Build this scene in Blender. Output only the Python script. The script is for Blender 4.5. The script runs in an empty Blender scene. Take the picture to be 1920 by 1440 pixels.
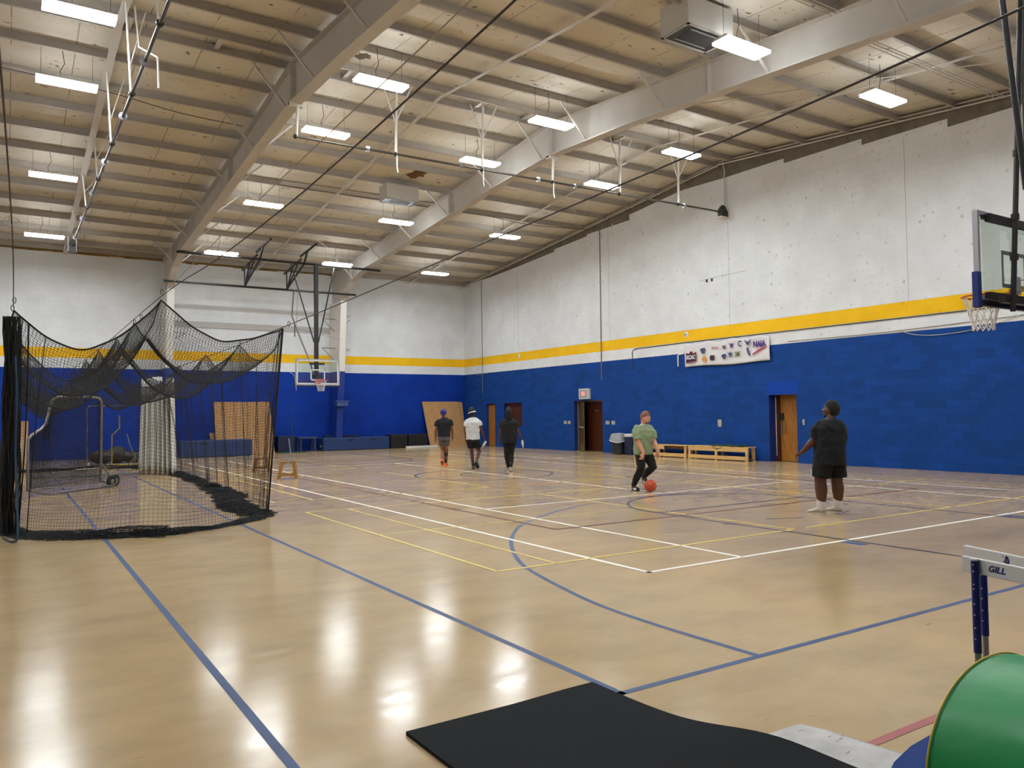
import bpy, math, random
import numpy as np
from mathutils import Vector, Matrix

# ------------------------------------------------------------------ camera, world, exposure
SC = bpy.context.scene
COL = SC.collection
YAW, PITCH, ROLL, FPX = 0.5744, 0.0376, -0.0129, 1465.5
_f = Vector((math.sin(YAW) * math.cos(PITCH), math.cos(YAW) * math.cos(PITCH), math.sin(PITCH)))
_r = Vector((math.cos(YAW), -math.sin(YAW), 0)); _u = _r.cross(_f)
_c, _s = math.cos(ROLL), math.sin(ROLL)
_r2 = _r * _c + _u * _s; _u2 = _u * _c - _r * _s
cam_d = bpy.data.cameras.new('camera'); cam = bpy.data.objects.new('camera', cam_d); COL.objects.link(cam)
cam_d.sensor_width = 36.0; cam_d.lens = FPX / 1920 * 36.0; cam_d.clip_end = 200; cam_d.clip_start = 0.05
m = Matrix((_r2, _u2, -_f)).transposed().to_4x4(); m.translation = (0, 0, 1.618)
cam.matrix_world = m
SC.camera = cam
w = bpy.data.worlds.new('world'); SC.world = w; w.use_nodes = True
w.node_tree.nodes['Background'].inputs[0].default_value = (0.02, 0.02, 0.022, 1)
w.node_tree.nodes['Background'].inputs[1].default_value = 0.3
SC.view_settings.view_transform = 'Standard'; SC.view_settings.look = 'None'
SC.view_settings.gamma = 1.0; SC.view_settings.use_curve_mapping = False
SC.view_settings.exposure = 0.0
LAMP = 116.0                      # radiance of the fluorescent lenses
SC.cycles.max_bounces = 8; SC.cycles.diffuse_bounces = 5; SC.cycles.glossy_bounces = 3
SC.cycles.transparent_max_bounces = 12; SC.cycles.caustics_reflective = False; SC.cycles.caustics_refractive = False
SC.cycles.sample_clamp_indirect = 6.0

random.seed(7); RS = np.random.RandomState(7)
PI = math.pi
def V(*a): return Vector(a)

# room constants (metres): right wall, back wall, near wall, left wall, ridge
XR, YB, YN, XL = 20.17, 35.78, -0.6, -9.2
YRG, ZRG, SLOPE = 17.82, 10.08, 1.66 / 17.96
def roof(y): return ZRG - abs(y - YRG) * SLOPE
ZB, ZY0, ZY1 = 3.66, 4.07, 4.475

# ------------------------------------------------------------------ helpers
def world_loc(o):
    v = Vector((0, 0, 0))
    while o is not None:
        v += o.location; o = o.parent
    return v
def tag(o, label=None, cat=None, group=None, kind=None):
    if label: o['label'] = label
    if cat: o['category'] = cat
    if group: o['group'] = group
    if kind: o['kind'] = kind
    return o
def empty(name, loc, label, cat, group=None, kind=None):
    o = bpy.data.objects.new(name, None); COL.objects.link(o); o.location = loc
    o.empty_display_size = 0.1
    return tag(o, label, cat, group, kind)
def adopt(o, parent):
    if parent is not None:
        o.parent = parent
def copy_tree(o, parent=None):
    c = o.copy(); COL.objects.link(c)
    if parent is not None: c.parent = parent
    for ch in list(o.children): copy_tree(ch, c)
    return c

class MB:
    def __init__(s): s.v = []; s.f = []
    def add(s, vs, fs):
        n = len(s.v); s.v += [tuple(p) for p in vs]; s.f += [tuple(i + n for i in f) for f in fs]; return s
    def box(s, a, b):
        x0, x1 = sorted((a[0], b[0])); y0, y1 = sorted((a[1], b[1])); z0, z1 = sorted((a[2], b[2]))
        return s.add([(x0, y0, z0), (x1, y0, z0), (x1, y1, z0), (x0, y1, z0), (x0, y0, z1), (x1, y0, z1), (x1, y1, z1), (x0, y1, z1)],
                     [(0, 3, 2, 1), (4, 5, 6, 7), (0, 1, 5, 4), (1, 2, 6, 5), (2, 3, 7, 6), (3, 0, 4, 7)])
    def hexa(s, v8):
        return s.add(v8, [(0, 3, 2, 1), (4, 5, 6, 7), (0, 1, 5, 4), (1, 2, 6, 5), (2, 3, 7, 6), (3, 0, 4, 7)])
    def bar(s, p, q, w, h, up=(0, 0, 1)):
        p, q = Vector(p), Vector(q); d = (q - p).normalized(); up = Vector(up)
        if abs(d.dot(up)) > 0.98: up = Vector((1, 0, 0))
        a = d.cross(up).normalized() * (w / 2); b = a.cross(d).normalized() * (h / 2)
        return s.hexa([p - a - b, p + a - b, q + a - b, q - a - b, p - a + b, p + a + b, q + a + b, q - a + b])
    def tube(s, pts, r, n=8, closed=False, cap=True):
        pts = [Vector(p) for p in pts]; N = len(pts); rr = r if isinstance(r, (list, tuple)) else [r] * N
        vs = []; prev = None
        for i, p in enumerate(pts):
            if closed: d = pts[(i + 1) % N] - pts[i - 1]
            else: d = pts[min(i + 1, N - 1)] - pts[max(i - 1, 0)]
            d = d.normalized() if d.length > 1e-9 else Vector((0, 0, 1))
            if prev is None:
                a = d.orthogonal().normalized()
            else:
                a = prev - d * prev.dot(d)
                a = a.normalized() if a.length > 1e-6 else d.orthogonal().normalized()
            prev = a; b = d.cross(a)
            for k in range(n):
                t = 2 * PI * k / n; vs.append(p + (a * math.cos(t) + b * math.sin(t)) * rr[i])
        fs = []
        for i in range(N if closed else N - 1):
            j = (i + 1) % N
            for k in range(n):
                l = (k + 1) % n; fs.append((i * n + k, i * n + l, j * n + l, j * n + k))
        if cap and not closed:
            fs.append(tuple(reversed(range(n)))); fs.append(tuple((N - 1) * n + k for k in range(n)))
        return s.add(vs, fs)
    def cyl(s, p, q, r, n=16): return s.tube([p, q], r, n)
    def lathe(s, base, prof, n=24, axis=(0, 0, 1)):
        ax = Vector(axis).normalized(); a = ax.orthogonal().normalized(); b = ax.cross(a); base = Vector(base)
        vs = []; fs = []
        for (r, z) in prof:
            for k in range(n):
                t = 2 * PI * k / n; vs.append(base + ax * z + (a * math.cos(t) + b * math.sin(t)) * max(r, 1e-4))
        for i in range(len(prof) - 1):
            for k in range(n):
                l = (k + 1) % n; fs.append((i * n + k, i * n + l, (i + 1) * n + l, (i + 1) * n + k))
        fs.append(tuple(reversed(range(n)))); fs.append(tuple((len(prof) - 1) * n + k for k in range(n)))
        return s.add(vs, fs)
    def prism(s, poly, off):
        """closed 3-D polygon extruded by the vector off"""
        poly = [Vector(p) for p in poly]; off = Vector(off); n = len(poly)
        return s.add(poly + [p + off for p in poly], [tuple(reversed(range(n))), tuple(range(n, 2 * n))] + [(i, (i + 1) % n, (i + 1) % n + n, i + n) for i in range(n)])
    def cap(s, p, q, r1, r2, n=14, m=4):
        """tapered capsule"""
        p, q = Vector(p), Vector(q); d = (q - p); L = d.length; d = d.normalized() if L > 1e-6 else Vector((0, 0, 1))
        prof = [(r1 * math.sin(PI / 2 * i / m), -r1 * math.cos(PI / 2 * i / m)) for i in range(m + 1)]
        prof += [(r2 * math.cos(PI / 2 * i / m), L + r2 * math.sin(PI / 2 * i / m)) for i in range(m + 1)]
        return s.lathe(p, prof, n, d)
    def ell(s, c, rad, rot=None, n=20, m=12):
        vs = []; fs = []; c = Vector(c)
        for i in range(m + 1):
            t = PI * (i + 0.02) / (m + 0.04)
            for k in range(n):
                f = 2 * PI * k / n
                p = Vector((rad[0] * math.sin(t) * math.cos(f), rad[1] * math.sin(t) * math.sin(f), -rad[2] * math.cos(t)))
                if rot is not None: p = rot @ p
                vs.append(c + p)
        for i in range(m):
            for k in range(n):
                l = (k + 1) % n; fs.append((i * n + k, i * n + l, (i + 1) * n + l, (i + 1) * n + k))
        fs.append(tuple(reversed(range(n)))); fs.append(tuple(m * n + k for k in range(n)))
        return s.add(vs, fs)
    def build(s, name, mat, parent=None, smooth=False, bevel=0, **kw):
        me = bpy.data.meshes.new(name)
        o0 = world_loc(parent) if parent is not None else Vector((0, 0, 0))
        me.from_pydata([(p[0] - o0.x, p[1] - o0.y, p[2] - o0.z) for p in s.v], [], s.f); me.update()
        o = bpy.data.objects.new(name, me); COL.objects.link(o); adopt(o, parent)
        if mat: me.materials.append(mat)
        if smooth:
            me.polygons.foreach_set('use_smooth', [True] * len(me.polygons))
            if smooth != 'all':
                try: me.set_sharp_from_angle(angle=math.radians(40))
                except Exception: pass
        if bevel:
            b = o.modifiers.new('bevel', 'BEVEL'); b.width = bevel; b.segments = 2; b.limit_method = 'ANGLE'
        if kw: tag(o, **kw)
        return o

def sweep_net(name, P, r, mat, parent, **kw):
    """netting: P is an array (nu, nv, 3) of knots; strands run along both directions as thin three-sided cords"""
    o0 = np.array(world_loc(parent)) if parent is not None else np.zeros(3)
    P = np.asarray(P, float) - o0
    allv, allf, base = [], [], 0
    for Q in (P, P.transpose(1, 0, 2)):
        n, k, _ = Q.shape
        d = np.gradient(Q, axis=1); d /= np.linalg.norm(d, axis=2, keepdims=True) + 1e-9
        ref = np.zeros_like(d); ref[..., 2] = 1; ref[np.abs(d[..., 2]) > 0.8] = (1, 0.3, 0)
        a = np.cross(d, ref); a /= np.linalg.norm(a, axis=2, keepdims=True) + 1e-9
        b = np.cross(d, a)
        rings = np.stack([Q + r * (a * math.cos(t) + b * math.sin(t)) for t in (0, 2.0944, 4.18879)], axis=2)
        allv.append(rings.reshape(-1, 3))
        idx = np.arange(n * k * 3).reshape(n, k, 3) + base
        A, B = idx[:, :-1, :], idx[:, 1:, :]
        fs = np.stack([A, np.roll(A, -1, 2), np.roll(B, -1, 2), B], axis=3).reshape(-1, 4)
        allf.append(fs); base += n * k * 3
    v = np.concatenate(allv).astype(np.float32); f = np.concatenate(allf).astype(np.int32)
    me = bpy.data.meshes.new(name)
    me.vertices.add(len(v)); me.vertices.foreach_set('co', v.ravel())
    me.loops.add(f.size); me.loops.foreach_set('vertex_index', f.ravel())
    me.polygons.add(len(f)); me.polygons.foreach_set('loop_start', np.arange(0, f.size, 4, dtype=np.int32))
    me.polygons.foreach_set('loop_total', np.full(len(f), 4, dtype=np.int32))
    me.update(calc_edges=True); me.materials.append(mat)
    o = bpy.data.objects.new(name, me); COL.objects.link(o); adopt(o, parent)
    if kw: tag(o, **kw)
    return o

def sheet(name, P, mat, parent, thick=0.01, smooth=True, **kw):
    """a cloth or board surface from a grid of points, given real thickness"""
    P = np.asarray(P, float); n, k, _ = P.shape; mb = MB()
    mb.add(P.reshape(-1, 3).tolist(), [(i * k + j, i * k + j + 1, (i + 1) * k + j + 1, (i + 1) * k + j) for i in range(n - 1) for j in range(k - 1)])
    o = mb.build(name, mat, parent, smooth='all' if smooth else False, **kw)
    s = o.modifiers.new('thickness', 'SOLIDIFY'); s.thickness = thick; s.offset = 0
    return o

# ------------------------------------------------------------------ materials
def lin(c):
    return tuple((x / 12.92 if x <= 0.04045 else ((x + 0.055) / 1.055) ** 2.4) for x in [v / 255.0 for v in c])
class NT:
    def __init__(s, name):
        s.m = bpy.data.materials.new(name); s.m.use_nodes = True; s.t = s.m.node_tree; s.n = s.t.nodes; s.l = s.t.links
        s.b = s.n['Principled BSDF']
    def new(s, ty, **kw):
        n = s.n.new(ty)
        for k, v in kw.items():
            if k.startswith('_'): setattr(n, k[1:], v)
            else: n.inputs[k.replace('__', ' ')].default_value = v
        return n
    def link(s, a, b): s.l.new(a, b)
    def noise(s, vec, scale, detail=3, rough=0.55):
        n = s.new('ShaderNodeTexNoise', Scale=scale, Detail=detail, Roughness=rough)
        if vec is not None: s.link(vec, n.inputs['Vector'])
        return n.outputs['Fac']
    def ramp(s, fac, stops):
        r = s.new('ShaderNodeValToRGB'); e = r.color_ramp.elements
        while len(e) < len(stops): e.new(0.5)
        for i, (p, c) in enumerate(stops):
            e[i].position = p; e[i].color = (c[0], c[1], c[2], 1) if hasattr(c, '__len__') else (c, c, c, 1)
        s.link(fac, r.inputs[0]); return r.outputs[0]
    def mix(s, fac, a, b, mode='MIX'):
        n = s.new('ShaderNodeMix', _data_type='RGBA', _blend_type=mode)
        for i, x in ((0, fac), (6, a), (7, b)):
            if hasattr(x, 'is_linked') or hasattr(x, 'links'): s.link(x, n.inputs[i])
            else: n.inputs[i].default_value = x if i == 0 else (x[0], x[1], x[2], 1)
        return n.outputs[2]
    def math(s, op, a, b=0.0):
        n = s.new('ShaderNodeMath', _operation=op)
        for i, x in enumerate((a, b)):
            if hasattr(x, 'links'): s.link(x, n.inputs[i])
            else: n.inputs[i].default_value = x
        return n.outputs[0]
    def pos(s, sx=1, sy=1, sz=1, rot=(0, 0, 0)):
        g = s.new('ShaderNodeNewGeometry'); mp = s.new('ShaderNodeMapping')
        mp.inputs['Scale'].default_value = (sx, sy, sz); mp.inputs['Rotation'].default_value = rot
        s.link(g.outputs['Position'], mp.inputs['Vector']); return mp.outputs[0]
    def bump(s, h, strength=0.3, dist=0.01):
        b = s.new('ShaderNodeBump', Strength=strength, Distance=dist); s.link(h, b.inputs['Height']); s.link(b.outputs[0], s.b.inputs['Normal'])
def simple(name, rgb, rough=0.6, metal=0.0, var=0.0, vscale=20, bump=0.0, bscale=60, spec=0.5, coat=0.0):
    k = NT(name); c = lin(rgb); k.b.inputs['Roughness'].default_value = rough; k.b.inputs['Metallic'].default_value = metal
    k.b.inputs['Specular IOR Level'].default_value = spec; k.b.inputs['Coat Weight'].default_value = coat
    k.b.inputs['Base Color'].default_value = (*c, 1)
    tc = k.new('ShaderNodeTexCoord').outputs['Object']
    if var:
        n = k.noise(tc, vscale); col = k.ramp(n, [(0.3, [x * (1 - var) for x in c]), (0.7, [min(1, x * (1 + var)) for x in c])])
        k.link(col, k.b.inputs['Base Color'])
    if bump:
        k.bump(k.noise(tc, bscale), bump, 0.01)
    return k.m
M = {}
def mat_floor():
    k = NT('sealed_tan_floor'); p = k.pos()
    big = k.noise(p, 0.55, 5, 0.6); st = k.noise(k.pos(0.9, 1.5, 1, (0, 0, -0.5)), 1.3, 5, 0.6); fine = k.noise(p, 14, 4, 0.6)
    c1 = k.ramp(big, [(0.3, lin((174, 146, 106))), (0.5, lin((188, 160, 118))), (0.72, lin((200, 172, 130)))])
    c2 = k.ramp(st, [(0.32, lin((166, 140, 106))), (0.55, lin((192, 165, 124))), (0.75, lin((204, 174, 126)))])
    c = k.mix(0.5, c1, c2)
    c = k.mix(k.math('MULTIPLY', fine, 0.12), c, lin((150, 125, 95)))
    # short dark scuffs
    sc = k.noise(k.pos(1.0, 7, 1, (0, 0, 0.9)), 3.1, 2, 0.5); sm = k.ramp(sc, [(0.765, 0.0), (0.80, 0.6)]); g0 = k.new('ShaderNodeNewGeometry'); sx = k.new('ShaderNodeSeparateXYZ'); k.link(g0.outputs['Position'], sx.inputs[0]); sm = k.math('MULTIPLY', sm, k.math('LESS_THAN', sx.outputs[1], 6.0))
    c = k.mix(sm, c, lin((92, 70, 52)))
    # pour joints of the slab
    k.link(c, k.b.inputs['Base Color'])
    r = k.ramp(k.noise(k.pos(1, 3.5, 1, (0, 0, -.5)), 2.4, 3, 0.5), [(0.30, 0.13), (0.5, 0.165), (0.7, 0.20)])
    k.link(r, k.b.inputs['Roughness']); k.b.inputs['IOR'].default_value = 1.46
    return k.m
def block_wall(name, axis, grey_top=False):
    """painted concrete block: blue up to ZB, white, a yellow band, white"""
    k = NT(name); g = k.new('ShaderNodeNewGeometry'); sep = k.new('ShaderNodeSeparateXYZ'); k.link(g.outputs['Position'], sep.inputs[0])
    comb = k.new('ShaderNodeCombineXYZ'); k.link(sep.outputs[axis], comb.inputs[0]); k.link(sep.outputs[2], comb.inputs[1])
    br = k.new('ShaderNodeTexBrick', _offset=0.5, Scale=1.0)
    br.inputs['Brick Width'].default_value = 0.4064; br.inputs['Row Height'].default_value = 0.2032
    br.inputs['Mortar Size'].default_value = 0.006; br.inputs['Mortar Smooth'].default_value = 0.4; br.inputs['Bias'].default_value = 0.0
    br.inputs['Color1'].default_value = (0, 0, 0, 1); br.inputs['Color2'].default_value = (1, 1, 1, 1); br.inputs['Mortar'].default_value = (0.5, 0.5, 0.5, 1)
    k.link(comb.outputs[0], br.inputs['Vector'])
    z = sep.outputs[2]
    joint = br.outputs['Fac']
    n1 = k.noise(g.outputs['Position'], 1.3, 4); n2 = k.noise(g.outputs['Position'], 9, 4)
    patch = k.mix(0.55, br.outputs['Color'], n1)
    blue = k.ramp(patch, [(0.15, lin((14, 58, 122))), (0.5, lin((16, 64, 136))), (0.85, lin((18, 68, 150)))]) if axis == 1 else \
        k.ramp(n1, [(0.3, lin((8, 46, 138))), (0.6, lin((10, 56, 156)))])
    white = k.ramp(n1, [(0.3, lin((216, 218, 221))), (0.7, lin((228, 231, 234)))])
    # scuffs and dents left by balls
    vo = k.new('ShaderNodeTexVoronoi', _feature='F1', _voronoi_dimensions='2D', Scale=1.7); k.link(comb.outputs[0], vo.inputs['Vector']); vo.inputs['Randomness'].default_value = 1.0
    dots = k.ramp(vo.outputs['Distance'], [(0.035, 1.0), (0.10, 0.0)])
    dots = k.math('MULTIPLY', dots, k.ramp(k.noise(g.outputs['Position'], 7, 2), [(0.50, 0.0), (0.66, 0.62)]))
    vo2 = k.new('ShaderNodeTexVoronoi', _feature='F1', _voronoi_dimensions='2D', Scale=2.9); k.link(comb.outputs[0], vo2.inputs['Vector'])
    d2 = k.math('MULTIPLY', k.ramp(vo2.outputs['Distance'], [(0.03, 1.0), (0.14, 0.0)]), k.ramp(n1, [(0.52, 0.0), (0.68, 0.5)]))
    dirt = k.math('MAXIMUM', dots, d2)
    if axis == 0: dirt = k.math('MULTIPLY', dirt, 0.25)
    white = k.mix(dirt, white, lin((136, 132, 128)))
    yel = k.ramp(n1, [(0.3, lin((238, 184, 20))), (0.7, lin((248, 198, 38)))])
    yel = k.mix(k.math('MULTIPLY', dirt, 0.5), yel, lin((150, 110, 30)))
    def above(t):
        return k.math('GREATER_THAN', k.math('ADD', z, k.math('MULTIPLY', k.math('SUBTRACT', n2, 0.5), 0.012)), t)
    c = k.mix(above(ZB), blue, white); c = k.mix(above(ZY0), c, yel); c = k.mix(above(ZY1), c, white)
    low = k.math('LESS_THAN', z, ZB); jf = k.math('MULTIPLY', joint, k.math('ADD', k.math('MULTIPLY', low, 0.30), 0.10))
    c = k.mix(jf, c, k.mix(0.55, c, (0, 0, 0)))
    k.link(c, k.b.inputs['Base Color'])
    k.b.inputs['Roughness'].default_value = 0.7; k.b.inputs['Specular IOR Level'].default_value = 0.18
    h = k.math('ADD', k.math('MULTIPLY', joint, -1.0), k.math('MULTIPLY', n2, 0.4))
    k.bump(h, 0.5, 0.006)
    return k.m
def mat_roof():
    k = NT('painted_roof_panels'); p = k.pos()
    n = k.noise(p, 0.7, 5); c = k.ramp(n, [(0.3, lin((200, 191, 176))), (0.7, lin((214, 206, 192)))])
    sp = k.ramp(k.noise(k.pos(1, 1.6, 1), 3.7, 3, 0.55), [(0.68, 0.0), (0.70, 0.85)])
    sp2 = k.ramp(k.noise(k.pos(1, 2.2, 1, (0, 0, 0.4)), 8.5, 2, 0.5), [(0.70, 0.0), (0.72, 0.8)])
    c = k.mix(k.math('MAXIMUM', sp, sp2), c, lin((84, 66, 44)))
    g = k.new('ShaderNodeNewGeometry'); sep = k.new('ShaderNodeSeparateXYZ'); k.link(g.outputs['Position'], sep.inputs[0])
    fr = k.math('FRACT', k.math('MULTIPLY', sep.outputs[0], 1 / 1.22)); seam = k.math('LESS_THAN', fr, 0.018)
    seam = k.math('MULTIPLY', seam, k.ramp(k.noise(p, 0.9, 2), [(0.42, 0.0), (0.5, 0.75)]))
    c = k.mix(seam, c, lin((112, 98, 80)))
    k.link(c, k.b.inputs['Base Color']); k.b.inputs['Roughness'].default_value = 0.8
    k.bump(k.math('ADD', k.noise(p, 1.5, 3), k.math('MULTIPLY', fr, 0.25)), 0.5, 0.03)
    return k.m
def mat_osb():
    k = NT('strand_board'); t = k.new('ShaderNodeTexCoord').outputs['Object']
    vo = k.new('ShaderNodeTexVoronoi', _feature='F1', Scale=48); mp = k.new('ShaderNodeMapping'); mp.inputs['Scale'].default_value = (1, 1, 0.5)
    k.link(t, mp.inputs[0]); k.link(mp.outputs[0], vo.inputs['Vector'])
    c = k.ramp(vo.outputs['Color'], [(0.1, lin((140, 98, 58))), (0.5, lin((186, 142, 92))), (0.9, lin((214, 176, 124)))])
    k.link(k.mix(k.noise(t, 3), c, lin((176, 130, 82))), k.b.inputs['Base Color']); k.b.inputs['Roughness'].default_value = 0.75
    return k.m
def mat_wood(name, a, b, scale=4, rough=0.5, dirn=(1, 8, 8)):
    k = NT(name); t = k.new('ShaderNodeTexCoord').outputs['Object']; mp = k.new('ShaderNodeMapping'); mp.inputs['Scale'].default_value = dirn
    k.link(t, mp.inputs[0]); n = k.noise(mp.outputs[0], scale, 5, 0.65)
    k.link(k.ramp(n, [(0.3, lin(a)), (0.7, lin(b))]), k.b.inputs['Base Color']); k.b.inputs['Roughness'].default_value = rough
    k.bump(n, 0.15, 0.005)
    return k.m
def mat_emit(name, rgb, strength):
    k = NT(name); k.n.remove(k.b); e = k.new('ShaderNodeEmission'); e.inputs[0].default_value = (*rgb, 1); e.inputs[1].default_value = strength
    k.link(e.outputs[0], k.n['Material Output'].inputs[0]); return k.m
def mat_glass():
    k = NT('backboard_glass'); k.b.inputs['Base Color'].default_value = (0.86, 0.97, 0.93, 1); k.b.inputs['Roughness'].default_value = 0.0
    k.b.inputs['Transmission Weight'].default_value = 1.0; k.b.inputs['IOR'].default_value = 1.45
    # thin clear sheet: no refraction offset needed
    return k.m
M['floor'] = mat_floor(); M['roof'] = mat_roof()
M['wall_y'] = block_wall('painted_block_wall_side', 1); M['wall_x'] = block_wall('painted_block_wall_end', 0)
M['osb'] = mat_osb(); M['glass'] = mat_glass()
M['steel_white'] = simple('white_painted_steel', (190, 184, 176), 0.45, var=0.05, vscale=2)
M['purlin'] = simple('painted_purlin_steel', (164, 156, 145), 0.5, var=0.06, vscale=3)
M['brace_white'] = simple('bright_white_steel', (226, 222, 214), 0.4)
M['block_raw'] = simple('bare_grey_block', (112, 106, 94), 0.9, var=0.18, vscale=4, bump=0.3, bscale=30)
M['black'] = simple('black_painted_steel', (28, 26, 27), 0.45)
M['dark_pipe'] = simple('dark_bare_pipe', (92, 86, 80), 0.35, metal=0.7)
M['chrome'] = simple('dull_chrome', (168, 162, 154), 0.35, metal=0.85)
M['grey_metal'] = simple('grey_tube_metal', (128, 124, 120), 0.4, metal=0.4)
M['cable'] = simple('dark_cable', (60, 52, 50), 0.6)
M['rope_white'] = simple('pale_rope', (190, 182, 170), 0.8)
M['rope_blue'] = simple('blue_rope', (34, 66, 92), 0.8)
M['net'] = simple('black_nylon_netting', (16, 17, 19), 0.8)
M['netw'] = simple('white_net_cord', (226, 220, 212), 0.8)
M['line_blue'] = simple('blue_court_tape', (44, 70, 114), 0.55, var=0.14, vscale=3)
M['line_blue2'] = simple('navy_court_paint', (30, 36, 72), 0.6, var=0.12, vscale=3)
M['line_white'] = simple('white_court_paint', (250, 244, 230), 0.4, var=0.05, vscale=6)
M['line_red'] = simple('maroon_court_paint', (96, 32, 28), 0.6, var=0.1, vscale=6)
M['line_redn'] = simple('red_court_tape', (168, 82, 80), 0.45)
M['line_yel'] = simple('faded_yellow_court_paint', (228, 198, 96), 0.42, var=0.1, vscale=5)
M['line_grey'] = simple('grey_slab_joint', (126, 104, 84), 0.6)
M['black_mat'] = simple('black_rubber', (37, 38, 40), 0.95, spec=.15, var=0.12, vscale=120, bump=0.4, bscale=300)
M['mat_blue'] = simple('navy_vinyl_mat', (30, 56, 106), 0.45, var=0.08, vscale=4, bump=0.25, bscale=6)
M['mat_blue_dark'] = simple('dark_navy_vinyl', (18, 28, 62), 0.5)
M['carpet_blue'] = simple('blue_carpet_mat', (32, 62, 128), 0.95, var=0.15, vscale=200, bump=0.5, bscale=400)
M['green_vinyl'] = simple('green_vinyl', (24, 146, 78), 0.38, var=0.10, vscale=3, bump=0.9, bscale=4.5)
M['piping'] = simple('yellow_piping', (214, 190, 70), 0.5)
M['hurdle_blue'] = simple('hurdle_blue_enamel', (24, 26, 108), 0.35)
M['white_plastic'] = simple('white_plastic_board', (222, 218, 214), 0.4)
M['ink_blue'] = simple('navy_print', (22, 24, 92), 0.5)
M['orange'] = simple('orange_rim_enamel', (214, 60, 34), 0.4)
M['rim_red'] = simple('red_rim_enamel', (170, 40, 32), 0.4)
M['pad_blue'] = simple('blue_backboard_pad', (22, 42, 112), 0.6)
M['silver'] = simple('silver_backboard_frame', (176, 176, 184), 0.35, metal=0.3)
M['board_paint'] = simple('white_backboard_paint', (226, 228, 224), 0.5)
M['board_grey'] = simple('grey_backboard_paint', (150, 158, 152), 0.5)
M['door_oak'] = mat_wood('oak_door_veneer', (128, 76, 22), (176, 118, 42), 3, 0.4, (8, 8, 1))
M['door_dark'] = mat_wood('walnut_door_veneer', (58, 26, 14), (84, 42, 22), 3, 0.35, (8, 8, 1))
M['door_olive'] = mat_wood('brown_door_face', (72, 56, 28), (92, 74, 38), 3, 0.35, (8, 8, 1))
M['brass'] = simple('brass_kick_plate', (150, 138, 70), 0.35, metal=0.6)
M['frame_tan'] = simple('tan_door_frame', (120, 104, 76), 0.5)
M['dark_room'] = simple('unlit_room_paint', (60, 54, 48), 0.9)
M['reveal_blue'] = simple('blue_reveal_paint', (16, 44, 120), 0.55)
M['lintel_blue'] = simple('smooth_blue_lintel_paint', (16, 64, 160), 0.7, spec=.15)
M['bench'] = mat_wood('pale_varnished_wood', (196, 154, 92), (226, 188, 126), 5, 0.35, (6, 1, 6))
M['bench_dark'] = mat_wood('dark_brown_wood', (110, 74, 30), (142, 98, 44), 5, 0.5, (6, 1, 6))  # darker brown wood for rails, shelf, push plate and second stool
M['stool'] = mat_wood('orange_varnished_wood', (146, 100, 40), (172, 124, 58), 5, 0.35, (6, 6, 1))
M['brown_band'] = simple('bare_insulation_edge', (138, 108, 62), 0.9, var=0.25, vscale=5)
M['stain'] = simple('rusty_water_stain', (112, 76, 34), 0.9, var=0.3, vscale=6)
M['green_bag'] = simple('dark_green_cloth', (40, 62, 40), 0.9, bump=0.6, bscale=20)
M['bin'] = simple('dark_plastic_bin', (40, 44, 50), 0.5)
M['bin_bag'] = simple('clear_bin_liner', (150, 152, 158), 0.3, var=0.2, vscale=12, bump=0.8, bscale=18)
M['bag_rim'] = simple('white_liner_hem', (205, 206, 212), 0.4)
M['ac_body'] = simple('heater_cabinet', (188, 184, 176), 0.45)
M['ac_dark'] = simple('heater_grille', (44, 42, 40), 0.6)
M['ac_trim'] = simple('heater_trim', (150, 145, 138), 0.5)
M['plate'] = simple('cream_wall_plate', (176, 170, 158), 0.5)
M['lamp_body'] = simple('white_lamp_housing', (214, 212, 208), 0.4)
M['lens'] = mat_emit('fluorescent_lens', (0.90, 0.965, 1.0), LAMP)
M['uplight'] = mat_emit('added_uplight_glow', (0.90, 0.965, 1.0), LAMP * .15)
M['exit_face'] = simple('grey_exit_face', (150, 156, 156), 0.5)
M['exit_glow'] = mat_emit('red_exit_glow', (1.0, 0.22, 0.2), 1.6)
M['banner'] = simple('white_banner_vinyl', (218, 216, 218), 0.5, var=0.03, vscale=4)
M['cloth_white'] = simple('white_nylon_curtain', (232, 230, 226), 0.85, var=0.06, vscale=10)
M['strip_grey'] = simple('grey_turf_strip', (96, 102, 100), 0.9)
M['rubber'] = simple('black_tyre', (24, 22, 22), 0.7)
M['red'] = simple('red_plastic', (196, 36, 44), 0.4)
M['paper_white'] = simple('scuffed_white_vinyl', (196, 192, 188), 0.5, var=0.14, vscale=7)

# ------------------------------------------------------------------ room shell
def struct(mb, name, mat, **kw):
    return mb.build(name, mat, kw.pop('parent', None), kind='structure', **kw)
fl = MB(); fl.add([(XL, YN, 0), (XR + 3.4, YN, 0), (XR + 3.4, YB, 0), (XL, YB, 0)], [(0, 1, 2, 3)])
fl.add([(XL, YN, -0.15), (XR + 3.4, YN, -0.15), (XR + 3.4, YB, -0.15), (XL, YB, -0.15)], [(3, 2, 1, 0)])
floor = struct(fl, 'floor', M['floor'])
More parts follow.
